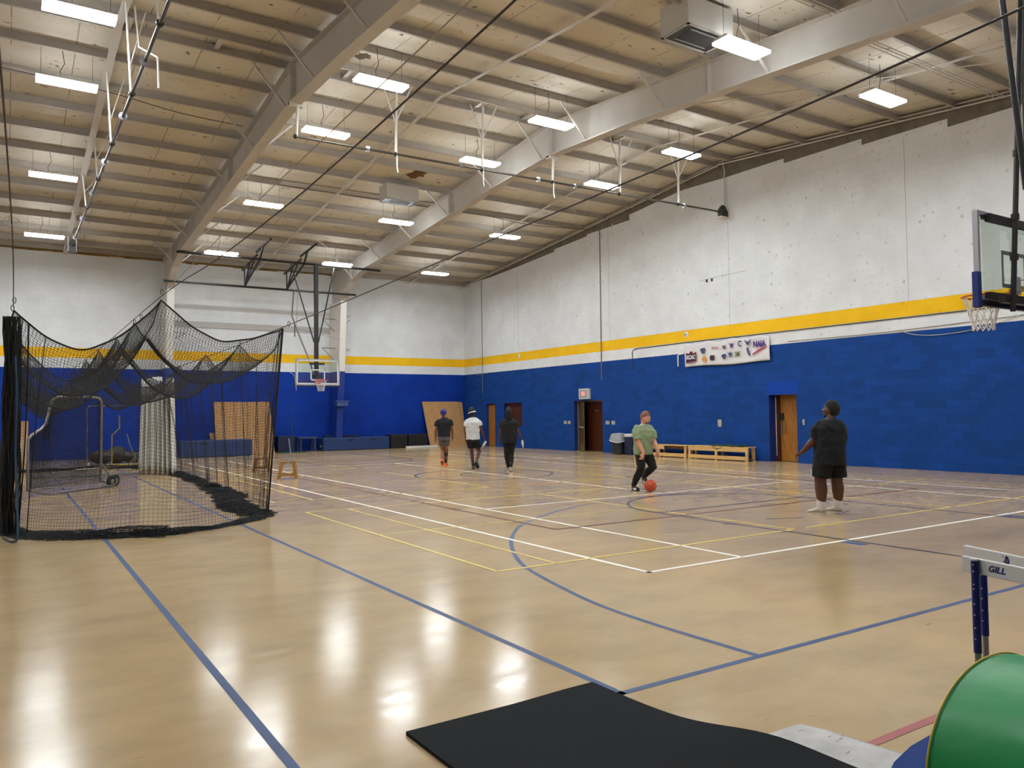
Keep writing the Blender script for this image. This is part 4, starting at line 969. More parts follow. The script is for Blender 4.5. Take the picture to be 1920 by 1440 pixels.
# ------------------------------------------------------------------ right wall: doors, signs, fittings
def slab(name, x0, x1, y0, y1, z0, z1, mat, parent=None, **kw):
    mb = MB(); mb.box((x0, y0, z0), (x1, y1, z1)); return mb.build(name, M[mat], parent, **kw)
def reveal(y0, y1, z0, z1, d=.40, mat='reveal_blue'):
    mb = MB(); t = .012
    mb.box((XR + .001, y1 - t, z0), (XR + d, y1, z1)); mb.box((XR + .001, y0, z0), (XR + d, y0 + t, z1)); mb.box((XR + .001, y0, z1 - t), (XR + d, y1, z1))
    if z0 > 0: mb.box((XR + .001, y0, z0), (XR + d, y1, z0 + t))
    return struct(mb, 'door_reveal', M[mat])
# corridor beyond
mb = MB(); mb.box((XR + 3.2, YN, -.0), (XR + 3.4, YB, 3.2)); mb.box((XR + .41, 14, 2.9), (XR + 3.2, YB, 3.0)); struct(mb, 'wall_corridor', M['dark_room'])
# door 1 (far corner), oak
y0, y1, _, z1 = DOORS['door_1']; reveal(y0, y1, 0, z1)
e = tag(bpy.data.objects.new('door_1', None), kind='structure'); COL.objects.link(e); e.location = (XR + .3, (y0 + y1) / 2, 0)
slab('leaf', XR + .14, XR + .18, y0 + .05, y1 - .05, .01, z1 - .05, 'door_oak', e); slab('door_frame', XR + .12, XR + .20, y1 - .06, y1 - .012, 0, z1, 'frame_tan', e)
slab('knob', XR + .07, XR + .14, y1 - .16, y1 - .10, .98, 1.04, 'brass', e)
# window-like opening with dark timber shutter
y0, y1, z0, z1 = DOORS['opening']; reveal(y0, y1, z0, z1)
struct(MB().box((XR + .14, y0 + .012, z0), (XR + .18, y1 - .012, z1 - .012)), 'window_1', M['door_dark'])
# door 2: open double door
y0, y1, _, z1 = DOORS['door_2']; reveal(y0, y1, 0, z1)
e = tag(bpy.data.objects.new('door_2', None), kind='structure'); COL.objects.link(e); e.location = (XR + .3, (y0 + y1) / 2, 0)
slab('frame_jamb', XR + .18, XR + .34, y0 + .012, y0 + .09, 0, z1 - .03, 'frame_tan', e); slab('frame_jamb', XR + .18, XR + .34, y1 - .09, y1 - .012, 0, z1 - .03, 'frame_tan', e)
slab('frame_head', XR + .18, XR + .34, y0, y1, z1 - .07, z1 - .013, 'frame_tan', e)
def leaf(hy, ang, w_, mat, name='leaf'):
    hx = XR + .26; dx, dy = math.cos(ang), math.sin(ang); nx, ny = -dy, dx; t = .022
    mb = MB(); mb.prism([(hx + nx * t, hy + ny * t, .01), (hx - nx * t, hy - ny * t, .01), (hx - nx * t + dx * w_, hy - ny * t + dy * w_, .01), (hx + nx * t + dx * w_, hy + ny * t + dy * w_, .01)], (0, 0, z1 - .08))
    return mb.build(name, M[mat], e), (hx, hy, dx, dy, nx, ny)
# leaf swung into the hall at the far jamb
lf, (hx, hy, dx, dy, nx, ny) = leaf(y1 - .10, math.radians(-118), .88, 'door_olive')
kp = MB()
for s_ in (-1, 1):
    kp.prism([(hx + nx * s_ * .024 + dx * .04, hy + ny * s_ * .024 + dy * .04, .03), (hx + nx * s_ * .028 + dx * .04, hy + ny * s_ * .028 + dy * .04, .03), (hx + nx * s_ * .028 + dx * .84, hy + ny * s_ * .028 + dy * .84, .03), (hx + nx * s_ * .024 + dx * .84, hy + ny * s_ * .024 + dy * .84, .03)], (0, 0, .27))
kp.build('kick_plate', M['brass'], lf)
pb = MB(); pb.cyl((hx + nx * -.08 + dx * .12, hy + ny * -.08 + dy * .12, 1.0), (hx + nx * -.08 + dx * .8, hy + ny * -.08 + dy * .8, 1.0), .018, 8); pb.cyl((hx + dx * .8 - nx * .0, hy + dy * .8, 1.0), (hx + dx * .8 - nx * .09, hy + dy * .8 - ny * .09, 1.0), .025, 8); pb.cyl((hx + dx * .12, hy + dy * .12, 1.0), (hx + dx * .12 - nx * .09, hy + dy * .12 - ny * .09, 1.0), .03, 8); pb.build('push_bar', M['silver'], lf)
# closed dark leaf beyond
mb = MB(); mb.box((XR + .30, y0 + .09, .01), (XR + .34, y0 + 1.36, z1 - .08)); lf2 = mb.build('leaf', M['door_dark'], e)
slab('name_plate', XR + .285, XR + .30, y0 + .62, y0 + .84, 1.66, 1.71, 'grey_metal', lf2); slab('lever', XR + .24, XR + .30, y0 + .13, y0 + .24, .98, 1.02, 'brass', lf2)
# door 3: oak door with blue lintel block
y0, y1, _, z1 = DOORS['door_3']; reveal(y0, y1, 0, z1)
e = tag(bpy.data.objects.new('door_3', None), kind='structure'); COL.objects.link(e); e.location = (XR + .35, (y0 + y1) / 2, 0)
slab('leaf', XR + .36, XR + .40, y0 + .04, y1 - .05, .012, z1 - .013, 'door_oak', e); slab('frame_jamb', XR + .30, XR + .41, y1 - .16, y1 - .012, 0, z1 - .012, 'door_dark', e)
slab('weather_strip', XR + .285, XR + .30, y1 - .05, y1 - .03, .18, z1 - .06, 'white_plastic', e)
slab('lock', XR + .31, XR + .36, y1 - .30, y1 - .19, 1.30, 1.52, 'black', e); slab('push_plate', XR + .352, XR + .36, y1 - .38, y1 - .27, .86, 1.28, 'bench_dark', e); slab('pull_handle', XR + .30, XR + .36, y1 - .23, y1 - .20, .84, 1.26, 'grey_metal', e)
slab('name_plate', XR + .352, XR + .36, y0 + .10, y0 + .30, 1.73, 1.79, 'door_dark', e); slab('threshold', XR + .30, XR + .42, y0, y1, 0, .012, 'black', e)
lt = MB(); lt.box((XR - .003, y0 - .06, z1), (XR, y1 + .06, z1 + .41)); struct(lt, 'trim_4', M['lintel_blue'])
slab('threshold', XR + .10, XR + .5, 24.47, 26.37, 0.001, .012, 'frame_tan', None, kind='structure')

# exit sign above the double door
e = empty('exit_sign', (XR - .12, 25.55, 2.4), 'boxy lit exit sign above the open double door', 'sign')
mb = MB(); mb.box((XR - .14, 25.22, 2.17), (XR, 25.84, 2.60)); mb.build('box', M['white_plastic'], e, bevel=.012)
def signface(x, ya, yb, za, zb, e):
    mb = MB(); mb.box((x - .004, ya, za), (x, yb, zb)); return mb.build('face', M['exit_face'], e)
f_ = signface(XR - .14, 25.27, 25.79, 2.21, 2.56, e)
mb = MB(); mb.box((XR - .148, 25.44, 2.31), (XR - .144, 25.64, 2.48)); mb.box((XR - .147, 25.40, 2.37), (XR - .144, 25.68, 2.42)); mb.build('lit_legend', M['exit_glow'], f_)
# wall plates
for n_, (y, z, w_, h_, lab) in enumerate(((26.98, 1.20, .20, .13, 'switch plate on the far side of the double door, nearer the corner'), (26.70, 1.20, .18, .13, 'switch plate on the far side of the double door, nearer the door'),
        (24.17, 1.20, .22, .14, 'switch plate on the trash can side of the door, nearer the door'), (23.82, 1.20, .20, .15, 'switch plate above the trash can'),
        (18.32, 1.20, .16, .24, 'cream thermostat plate above the end bench'), (15.02, 1.24, .07, .17, 'narrow pale switch beside the oak door'))):
    mb = MB(); mb.box((XR - .015, y - w_ / 2, z - h_ / 2), (XR, y + w_ / 2, z + h_ / 2)); o = tag(mb.build('wall_plate', M['plate'], bevel=.004), lab, 'wall plate', 'fittings on the right wall')
    mb = MB(); mb.box((XR - .028, y - .02, z - .02), (XR - .015, y + .02, z + .02)); mb.build('switch', M['silver'] if n_ == 4 else M['board_grey'], o)
for y, z, lab in ((19.78, 4.33, 'round white fitting in the yellow band above the banner'), (30.54, 4.30, 'round white fitting in the yellow band near the corner')):
    mb = MB(); mb.lathe((XR, y, z), [(.10, 0), (.10, .012), (.05, .02), (.03, .05)], 16, (-1, 0, 0)); o = tag(mb.build('wall_fitting', M['white_plastic'], smooth=True), lab, 'wall fitting'); mb = MB(); mb.box((XR - .06, y - .03, z - .03), (XR - .045, y + .03, z + .03)); mb.build('centre', M['grey_metal'], o)
for y, z, lab in ((18.76, 6.08, 'small black hole in the white wall, nearer the corner'), (18.53, 6.08, 'small black hole in the white wall, nearer the hoop')):
    mb = MB(); mb.box((XR - .004, y - .045, z - .05), (XR, y + .045, z + .05)); tag(mb.build('wall_hole', M['black']), lab, 'wall hole')  # thin black plate standing for a small hole in the wall
mb = MB()
for y in (11.65, 17.78, 23.95, 30.55):
    mb.box((XR - .0015, y - .007, ZY1), (XR, y + .007, roof(y) - .62))
mb.bar((XR - .001, 19.09, 6.13), (XR - .001, 17.05, 6.17), .016, .002, up=(1, 0, 0)); struct(mb, 'trim_5', simple('wall_joint_sealant', (166, 163, 160), .8))
# conduits
def wire(pts, r, mat, lab, cat='conduit', name='wall_conduit'):
    mb = MB(); mb.tube(pts, r, 8); return tag(mb.build(name, M[mat], smooth=True), lab, cat)
wire([(XR - .02, 24.45, 9.25), (XR - .02, 24.48, 2.92)], .022, 'grey_metal', 'long straight conduit dropping down the wall to above the double door')
wire([(XR - .02, 33.87, 8.35), (XR - .02, 33.86, 2.66)], .018, 'grey_metal', 'long thin conduit dropping down the wall beside the far corner')
wire([(XR - .02, 23.65, 9.1), (XR - .02, 23.65, 8.6)], .018, 'brace_white', 'short white conduit stub at the top of the right wall')
wire([(XR - .02, 22.61, 3.18), (XR - .02, 22.61, 3.9), (XR - .02, 22.55, 3.99), (XR - .02, 22.4, 4.03), (XR - .02, 19.9, 4.045), (XR - .02, 3.0, 4.045)], .014, 'dark_pipe', 'thin pipe bent down beyond the banner and running along the yellow band')
wire([(XR - .03, 19.9, 3.66), (XR - .03, 20.12, 3.64), (XR - .03, 20.18, 3.60), (XR - .03, 20.18, 3.22)], .025, 'brace_white', 'short white hooked pipe beside the banner')
wire(smooth([(XR - .02, 11.9, 3.70), (XR - .03, 11.5, 3.56), (XR - .03, 10.9, 3.50), (XR - .03, 10.2, 3.53), (XR - .03, 9.6, 3.62), (XR - .02, 8.7, 3.86)]), .008, 'rope_white', 'pale wire sagging across the blue wall behind the near hoop', 'wire', 'wall_wire')
wire(smooth([(XR - .02, 15.5, 3.72), (XR - .02, 13, 3.70), (XR - .02, 11, 3.73), (XR - .02, 9.0, 3.78), (XR - .02, 6.0, 3.84)]), .008, 'frame_tan', 'tan wire pinned along the lower white band', 'wire', 'wall_wire')
wire(smooth([(XR - .02, 34.6, 3.66), (XR - .03, 34.2, 3.60), (XR - .02, 33.2, 3.66)]), .01, 'frame_tan', 'short loose wire at the top of the blue paint near the corner', 'wire', 'wall_wire')

# ------------------------------------------------------------------ banner with conference logos
def text(s_, loc, size, mat, parent, name='lettering', rot=(PI / 2, 0, -PI / 2), sx=1.0, shear=0.0, bold=.0, ex=.002):
    cu = bpy.data.curves.new(name, 'FONT'); cu.body = s_; cu.size = size; cu.extrude = ex; cu.offset = bold; cu.shear = shear; cu.align_x = 'CENTER'; cu.align_y = 'CENTER'
    o = bpy.data.objects.new(name, cu); COL.objects.link(o); cu.materials.append(mat)
    if parent is not None: o.parent = parent; o.location = Vector(loc) - world_loc(parent)
    else: o.location = loc
    o.rotation_euler = rot; o.scale = (sx, 1, 1)
    bpy.context.view_layer.update(); me = bpy.data.meshes.new_from_object(o.evaluated_get(bpy.context.evaluated_depsgraph_get()))
    q = bpy.data.objects.new(name, me); COL.objects.link(q); q.parent = parent; q.location = o.location; q.rotation_euler = rot; q.scale = o.scale
    bpy.data.objects.remove(o); q.name = name; return q
by0, by1 = 16.15, 19.81
e = empty('banner', (XR - .05, 18, 3.6), 'white conference banner with team logos hung on the right wall', 'banner')
def bz_top(y):
    t = (by1 - y) / (by1 - by0); return 4.045 - .10 * abs(math.sin(t * PI * 3.4)) ** 1.2 - .02
Pb = np.zeros((70, 14, 3))
for i in range(70):
    y = by1 + (by0 - by1) * i / 69
    for j in range(14):
        v = j / 13; z = bz_top(y) * (1 - v) + (3.165 + .02 * math.sin(i * .12)) * v
        Pb[i, j] = (XR - .06 - .02 * math.sin(i * .31) * (1 - v) - .012 * math.sin(i * .17 + v * 4), y, z)
sheet('banner_cloth', Pb, M['banner'], e, .003)
bx = XR - .11
def patch(poly, y, z, s_, mat, name='logo', x=bx):
    mb = MB(); mb.prism([(x, y - a * s_, z + b * s_) for a, b in poly], (.002, 0, 0)); return mb.build(name, mat, e)
ink = simple('plum_banner_ink', (52, 26, 48), .6); ink2 = simple('violet_banner_ink', (70, 40, 120), .6); rd = simple('red_banner_ink', (170, 50, 70), .6); gd = simple('gold_banner_ink', (214, 150, 50), .6); gr = simple('olive_banner_ink', (110, 110, 40), .6); nv = simple('navy_banner_ink', (58, 66, 110), .6); bk = simple('dark_red_banner_ink', (96, 42, 40), .6); wi = simple('white_banner_ink', (236, 234, 236), .6)
patch([(-.5, -.42), (.5, -.34), (.52, .36), (.22, .26), (.14, .42), (-.06, .44), (-.16, .28), (-.5, .34)], 19.48, 3.50, .47, rd, x=bx + .004)
patch([(-.47, -.38), (.47, -.30), (.49, .32), (.2, .22), (.12, .40), (-.06, .41), (-.14, .24), (-.47, .30)], 19.48, 3.50, .47, ink, x=bx + .001)
text('KCAC', (bx - .006, 19.48, 3.49), .19, wi, e, sx=.80, shear=.2, bold=.006)
text('NAIA', (bx, 16.52, 3.72), .26, ink2, e, sx=.78, bold=.012)
patch([(-.5, -.5), (.5, -.1), (.5, -.02), (0, -.18), (-.5, -.42)], 16.52, 3.66, .55, rd, x=bx + .001)
text('BETHEL', (bx, 18.37, 3.74), .12, rd, e, sx=.7)
text('SM', (bx, 17.42, 3.46), .22, gr, e, sx=.7, bold=.004)
bird = [(-.5, .35), (-.1, .1), (.0, .35), (.12, .1), (.5, .25), (.2, -.1), (.25, -.4), (0, -.2), (-.2, -.45), (-.15, -.1)]
hat = [(-.5, -.1), (-.35, .25), (.35, .3), (.5, -.05), (.25, -.12), (.2, -.45), (-.25, -.42), (-.28, -.12)]
head = [(-.5, -.1), (-.1, .35), (.35, .4), (.5, -.1), (.35, -.5), (-.1, -.35)]
state = [(-.5, .1), (-.3, .4), (.1, .35), (.5, .3), (.45, -.3), (.05, -.45), (-.45, -.35)]
ring = [(.4 * math.cos(a), .45 * math.sin(a)) for a in np.linspace(.6, 5.6, 12)] + [(.25 * math.cos(a), .3 * math.sin(a)) for a in np.linspace(5.6, .6, 12)]
patch(hat, 18.92, 3.70, .26, nv); patch(bird, 17.98, 3.74, .22, bk); patch(bird, 17.66, 3.78, .26, ink2); patch(ring, 17.30, 3.80, .22, nv); patch([(-.5, .4), (-.1, .1), (.1, .1), (.5, .4), (.2, -.1), (0, -.3), (-.2, -.1)], 16.98, 3.80, .30, nv)
patch(head, 18.88, 3.40, .24, gd); patch(state, 18.50, 3.42, .22, ink); patch(hat, 17.98, 3.44, .22, nv); patch(bird, 17.72, 3.48, .26, nv); patch([(-.2, .5), (.15, .45), (.2, .0), (.45, -.45), (.1, -.4), (-.1, -.05)], 16.98, 3.50, .28, nv)

# ------------------------------------------------------------------ benches, bin
def bench(y0, y1, x0, x1, h, lab, dark_gap=None, towel=False):
    e = empty('locker_bench', ((x0 + x1) / 2, (y0 + y1) / 2, 0), lab, 'bench', 'wooden benches along the right wall'); m_ = M['bench']
    t = MB(); t.box((x0 - .02, y0, h - .035), (x1, y1, h)); t.build('seat', m_, e, bevel=.006)
    a = MB(); a.box((x0 - .015, y0 if dark_gap is None else dark_gap, h - .16), (x0 + .01, y1, h - .035)); a.build('front_rail', m_, e)
    if dark_gap is not None:
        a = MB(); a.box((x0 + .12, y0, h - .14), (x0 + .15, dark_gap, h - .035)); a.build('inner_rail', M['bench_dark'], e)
    a = MB(); a.box((x0 - .03, y0, .03), (x0 - .005, y1, .15)); a.build('lower_rail', m_, e)
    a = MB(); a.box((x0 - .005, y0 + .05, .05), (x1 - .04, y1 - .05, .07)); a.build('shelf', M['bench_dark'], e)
    for y in (y0 + .02, (y0 + y1) / 2, y1 - .1):
        for xa, xb in ((x0, x0 + .06), (x1 - .10, x1 - .04)):
            l = MB(); sgn = -.02 if xa == x0 else .02
            l.hexa([(xa + sgn, y, 0), (xb + sgn, y, 0), (xb + sgn, y + .09, 0), (xa + sgn, y + .09, 0), (xa, y, h - .035), (xb, y, h - .035), (xb, y + .09, h - .035), (xa, y + .09, h - .035)]); l.build('leg', m_, e)
bench(16.72, 19.30, 19.66, 20.04, .45, 'pale wooden bench nearer the oak door, cloth draped on it')
bench(19.42, 22.1, 19.70, 20.06, .44, 'pale wooden bench behind the green-shirted player', dark_gap=20.5)
Pt = np.zeros((30, 10, 3))
for i in range(30):
    for j in range(10):
        Pt[i, j] = (19.66 + .36 * j / 9 - .02, 16.95 + 1.4 * i / 29, .475 + .018 * math.sin(i * 1.1 + j) + .012 * math.sin(i * .5))
for j in range(2):
    Pt[18:26, j, 2] -= .05 * (2 - j); 
tag(sheet('cloth', Pt, M['green_bag'], None, .02), 'dark green cloth lying on the bench near the oak door', 'cloth')
e = empty('trash_can', (19.72, 23.0, 0), 'dark round trash can with a clear liner by the double door', 'trash can')
mb = MB(); mb.lathe((19.72, 23.0, 0), [(.24, 0), (.25, .01), (.29, .68), (.30, .70), (.28, .70), (.24, .05)], 24); mb.build('body', M['bin'], e, smooth=True)
Pl = np.zeros((41, 8, 3)); 
for i in range(41):
    a = 2 * PI * i / 40
    for j in range(8):
        v = j / 7; rr_ = .29 + .06 * v + .012 * math.sin(i * 2.4) * v; tilt = .06 * math.cos(a + 2.2); Pl[i, j] = (19.72 + rr_ * math.cos(a), 23.0 + rr_ * math.sin(a), .76 - .36 * v * (.8 + .2 * math.sin(a * 2)) + tilt)
sheet('liner', Pl, M['bin_bag'], e, .004)
mb = MB(); mb.tube([tuple(Pl[i, 7]) for i in range(40)], .014, 6, closed=True); mb.build('liner_hem', M['bag_rim'], e, smooth=True)
e = empty('water_cooler', (19.75, 22.42, 0), 'dark blue tub with white lid beside the trash can', 'cooler')
mb = MB(); mb.lathe((19.78, 22.40, 0), [(.2, 0), (.22, .02), (.22, .66), (.2, .68)], 20); mb.build('body', M['mat_blue_dark'], e, smooth=True)
mb = MB(); mb.lathe((19.78, 22.40, .68), [(.22, 0), (.23, .02), (.23, .08), (.15, .11)], 20); mb.build('lid', M['white_plastic'], e, smooth=True)

# ------------------------------------------------------------------ foreground: rubber mat, papers, carpet, barrel mat, hurdles
Pm = np.zeros((40, 30, 3)); Lm = smooth([(1.71, 3.67), (1.72, 2.9), (1.75, 2.0), (1.77, 1.6)], 13)[:40]; Rm = smooth([(2.92, 3.68), (2.93, 3.25), (2.97, 2.80), (3.10, 2.40), (3.19, 1.95), (3.2, 1.6)], 8)[:41]
Rm = np.array(Rm); Lm = np.array(Lm); tR = np.linspace(0, 1, len(Rm)); tL = np.linspace(0, 1, len(Lm))
mt = MB(); top = []; bt_ = []
N_ = 40
for i in range(N_):
    t = i / (N_ - 1); a = (np.interp(t, tL, Lm[:, 0]), np.interp(t, tL, Lm[:, 1])); b = (np.interp(t, tR, Rm[:, 0]), np.interp(t, tR, Rm[:, 1]))
    for j in range(16):
        f = j / 15; x = a[0] + (b[0] - a[0]) * f; y = a[1] + (b[1] - a[1]) * f
        rise = .05 * math.exp(-((y - 2.55) / .35) ** 2) * f ** 3
        lift = .009 * min(1, max(0, (f - .55) / .3)) + rise; top.append((x, y, .020 + lift)); bt_.append((x, y, .002 + lift))
n0 = len(top); mt.v = top + bt_
for i in range(N_ - 1):
    for j in range(15):
        k_ = i * 16 + j; mt.f.append((k_, k_ + 1, k_ + 17, k_ + 16)); mt.f.append((n0 + k_, n0 + k_ + 16, n0 + k_ + 17, n0 + k_ + 1))
bd = [j for j in range(16)] + [i * 16 + 15 for i in range(1, N_)] + [(N_ - 1) * 16 + j for j in range(14, -1, -1)] + [i * 16 for i in range(N_ - 2, 0, -1)]
for q in range(len(bd)):
    a, b = bd[q], bd[(q + 1) % len(bd)]; mt.f.append((a, a + n0, b + n0, b))
tag(mt.build('rubber_mat', M['black_mat'], smooth=True), 'large black rubber mat with a curling edge on the near floor', 'mat')
Pp = np.zeros((24, 24, 3))
c00, c10, c11, c01 = V(2.95, 2.66, 0), V(3.47, 2.63, 0), V(3.60, 1.58, 0), V(2.9, 1.58, 0)
for i in range(24):
    for j in range(24):
        u, v = i / 23, j / 23; q = (c00 * (1 - u) + c10 * u) * (1 - v) + (c01 * (1 - u) + c11 * u) * v
        q.x += .05 * math.exp(-((v) / .08) ** 2) * (u - .5) * -1.2 * (abs(u - .5) * 2) ** 3
        Pp[i, j] = (q.x, q.y, .0045 + .001 * math.sin(u * 9 + v * 5) + .001 * math.sin(v * 17))
k = NT('scuffed_white_sheet'); tc = k.new('ShaderNodeTexCoord').outputs['Object']
c = k.ramp(k.noise(tc, 5, 5), [(.3, lin((168, 164, 160))), (.7, lin((206, 202, 198)))])
mpp = k.new('ShaderNodeMapping'); mpp.inputs['Scale'].default_value = (1, 5, 1); mpp.inputs['Rotation'].default_value = (0, 0, .6); k.link(tc, mpp.inputs[0])
c = k.mix(k.ramp(k.noise(mpp.outputs[0], 9, 3), [(.66, 0.0), (.70, .8)]), c, lin((60, 52, 50))); k.link(c, k.b.inputs['Base Color']); k.b.inputs['Roughness'].default_value = .45; k.bump(k.noise(tc, 12, 4), .5, .01)
tag(sheet('vinyl_sheet', Pp, k.m, None, .004), 'scuffed white vinyl sheet lying beside the black rubber mat', 'sheet')
mb = MB(); mb.prism([(3.22, 2.03, .009), (3.40, 2.10, .009), (3.62, 2.15, .009), (3.84, 2.17, .009), (3.95, 2.16, .009), (3.95, 1.56, .009), (3.22, 1.56, .009)], (0, 0, .008))
tag(mb.build('carpet_mat', M['carpet_blue']), 'flat blue carpet mat tucked beside the green barrel mat', 'mat')
# green barrel mat, axis along Y
e = empty('barrel_mat', (3.1, .9, 0), 'big round green vinyl mat with yellow piping at the lower right', 'gym mat')
N_ = 56; ye, yn_ = 1.5, -.1
prof = [(3.06 + .45 * math.copysign(abs(math.cos(a)) ** .95, math.cos(a)), .352 + .35 * math.copysign(abs(math.sin(a)) ** .95, math.sin(a))) for a in [2 * PI * i / N_ for i in range(N_)]]
mb = MB(); rows = [(ye - .004, .97), (ye - .0, .985), (ye - .02, 1.0), (ye - .5, 1.0), (ye - 1.0, 1.0), (yn_ + .02, 1.0), (yn_, .97)]
for y, s_ in rows:
    for i, (x, z) in enumerate(prof): mb.v.append((3.06 + (x - 3.06) * s_, y, .352 + (z - .352) * s_))
for r_ in range(len(rows) - 1):
    for i in range(N_): mb.f.append((r_ * N_ + i, (r_ + 1) * N_ + i, (r_ + 1) * N_ + (i + 1) % N_, r_ * N_ + (i + 1) % N_))
mb.f.append(tuple(range(N_))); mb.f.append(tuple(reversed([(len(rows) - 1) * N_ + i for i in range(N_)])))
mb.build('cover', M['green_vinyl'], e, smooth=True)
for y in (ye, yn_):
    mb = MB(); mb.tube([(x, y, z) for x, z in prof], .0038, 6, closed=True); mb.build('piping', M['piping'], e, smooth=True)

def hurdle(p0, p1, lab, txt, post_s, zt=.914, L=1.04):
    p0 = Vector((*p0, 0)); d = (Vector((*p1, 0)) - p0).normalized(); n = Vector((d.y, -d.x, 0))
    if n.x > 0: n = -n      # faces -X, towards the camera
    e = empty('hurdle', tuple(p0 + d * .5), lab, 'hurdle', 'track hurdles'); q = p0; h = .070
    mb = MB(); t = .012
    mb.prism([q + V(0, 0, zt - h) + n * t, q + V(0, 0, zt) + n * t, q + V(0, 0, zt) - n * t, q + V(0, 0, zt - h) - n * t], d * L); bd_ = mb.build('board', M['white_plastic'], e, bevel=.003)
    for s_ in (post_s, L - post_s):
        c = q + d * s_ + n * (-.0)
        c2 = c + n * .012 * (1 if txt else -1) + n * (.014 if txt else -.02)
        mb = MB(); mb.tube([c2 + V(0, 0, .485 if txt else .475), c2 + V(0, 0, zt - (.004 if txt else .006))], .0175, 16); u_ = mb.build('upright', M['hurdle_blue'], e, smooth=True)
        if txt:
            mb = MB(); mb.tube([c2 + V(0, 0, zt - .006), c2 + V(0, 0, zt + .002)], .0188, 16); mb.build('upright_cap', M['white_plastic'], u_, smooth=True)
        for z in (.55, .60, .66, .71, .78, .80, .86, .89):
            mb = MB(); f_ = c2 + n * .0160 + d * .006; mb.lathe(tuple(f_ + V(0, 0, z)), [(.0035, 0), (.0035, .004), (.001, .005)], 8, n); mb.build('rivet', M['silver'], u_)
        mb = MB(); mb.tube([c2 + V(0, 0, .03), c2 + V(0, 0, .49)], .0145, 12); mb.build('leg', M['chrome'], e, smooth=True)
        mb = MB(); mb.tube([c2 + V(0, 0, .038), c2 - n * .65 + V(0, 0, .038)], .02, 10); mb.build('foot', M['chrome'], e, smooth=True)
    return e, q, d, n, zt, h, t
e, q, d, n, zt, h, t = hurdle((3.83, 1.985), (3.75, 1.69), 'front track hurdle with maker lettering on its white board', True, .085)
ang = math.atan2(d.y, d.x)
c = q + d * .185 + n * (t + .001)
text('GILL', tuple(c + V(0, 0, zt - h * .48)), .038, M['ink_blue'], e, rot=(PI / 2, 0, ang), sx=1.15, shear=.25, bold=.0012, ex=.0004)
e, q, d, n, zt, h, t = hurdle((4.13, 2.13), (4.01, 1.80), 'rear track hurdle with a small emblem on its white board', False, .075)
c = q + d * .26 + n * (t + .0006)
def emb(poly, s_, mat):
    mb = MB(); s_ *= 1.15; mb.prism([c + d * (a * s_) + V(0, 0, zt - .027 + b * s_) for a, b in poly], n * .0004); mb.build('emblem', mat, e)
emb([(-.5, -.35), (-.15, -.1), (-.1, .3), (.1, .5), (.3, .4), (.48, .05), (.5, -.5), (-.12, -.5), (-.2, -.35)], .034, M['ink_blue'])
emb([(-.02, -.2), (.05, .15), (.25, .12), (.32, -.25), (.1, -.35)], .030, M['white_plastic'])
emb([(-.6, .5), (-.5, .52), (-.38, .2), (-.45, .2)], .03, M['ink_blue'])

# ------------------------------------------------------------------ people
RT = Vector((math.cos(YAW), -math.sin(YAW), 0)); FW = Vector((math.sin(YAW), math.cos(YAW), 0))
SK = {}
def skin(name, rgb): return simple(name, rgb, .55, var=.05, vscale=30)
def fuse(mb, name, mat, parent, vox=.008, it=3, lab=None, folds=0):
    o = mb.build(name, mat, parent, smooth='all')
    r = o.modifiers.new('fuse', 'REMESH'); r.mode = 'VOXEL'; r.voxel_size = vox; r.use_smooth_shade = True
    s = o.modifiers.new('soften', 'SMOOTH'); s.factor = .5; s.iterations = it
    if folds:
        tx = bpy.data.textures.get('cloth_folds') or bpy.data.textures.new('cloth_folds', 'CLOUDS'); tx.noise_scale = .11; tx.noise_depth = 2
        d_ = o.modifiers.new('folds', 'DISPLACE'); d_.texture = tx; d_.strength = folds; d_.mid_level = .45
    if lab: o['label'] = lab
    return o
def ringloft(mb, rings, n=24):
    """rings: (centre, half width vector, half depth vector)"""
    vs = []; fs = []
    for c, a, b in rings:
        for k in range(n):
            t = 2 * PI * k / n; vs.append(c + a * math.cos(t) + b * math.sin(t))
    for i in range(len(rings) - 1):
        for k in range(n):
            l = (k + 1) % n; fs.append((i * n + k, i * n + l, (i + 1) * n + l, (i + 1) * n + k))
    fs.append(tuple(reversed(range(n)))); fs.append(tuple((len(rings) - 1) * n + k for k in range(n)))
    # outward winding
    c0, a0, b0 = rings[0]; up = (rings[-1][0] - c0)
    if a0.cross(b0).dot(up) < 0: fs = [tuple(reversed(f)) for f in fs]
    return mb.add(vs, fs)
def limb(mb, pts, rs_, n=14):
    pts = [Vector(p) for p in pts]
    for i in range(len(pts) - 1): mb.cap(pts[i], pts[i + 1], rs_[i], rs_[i + 1], n)
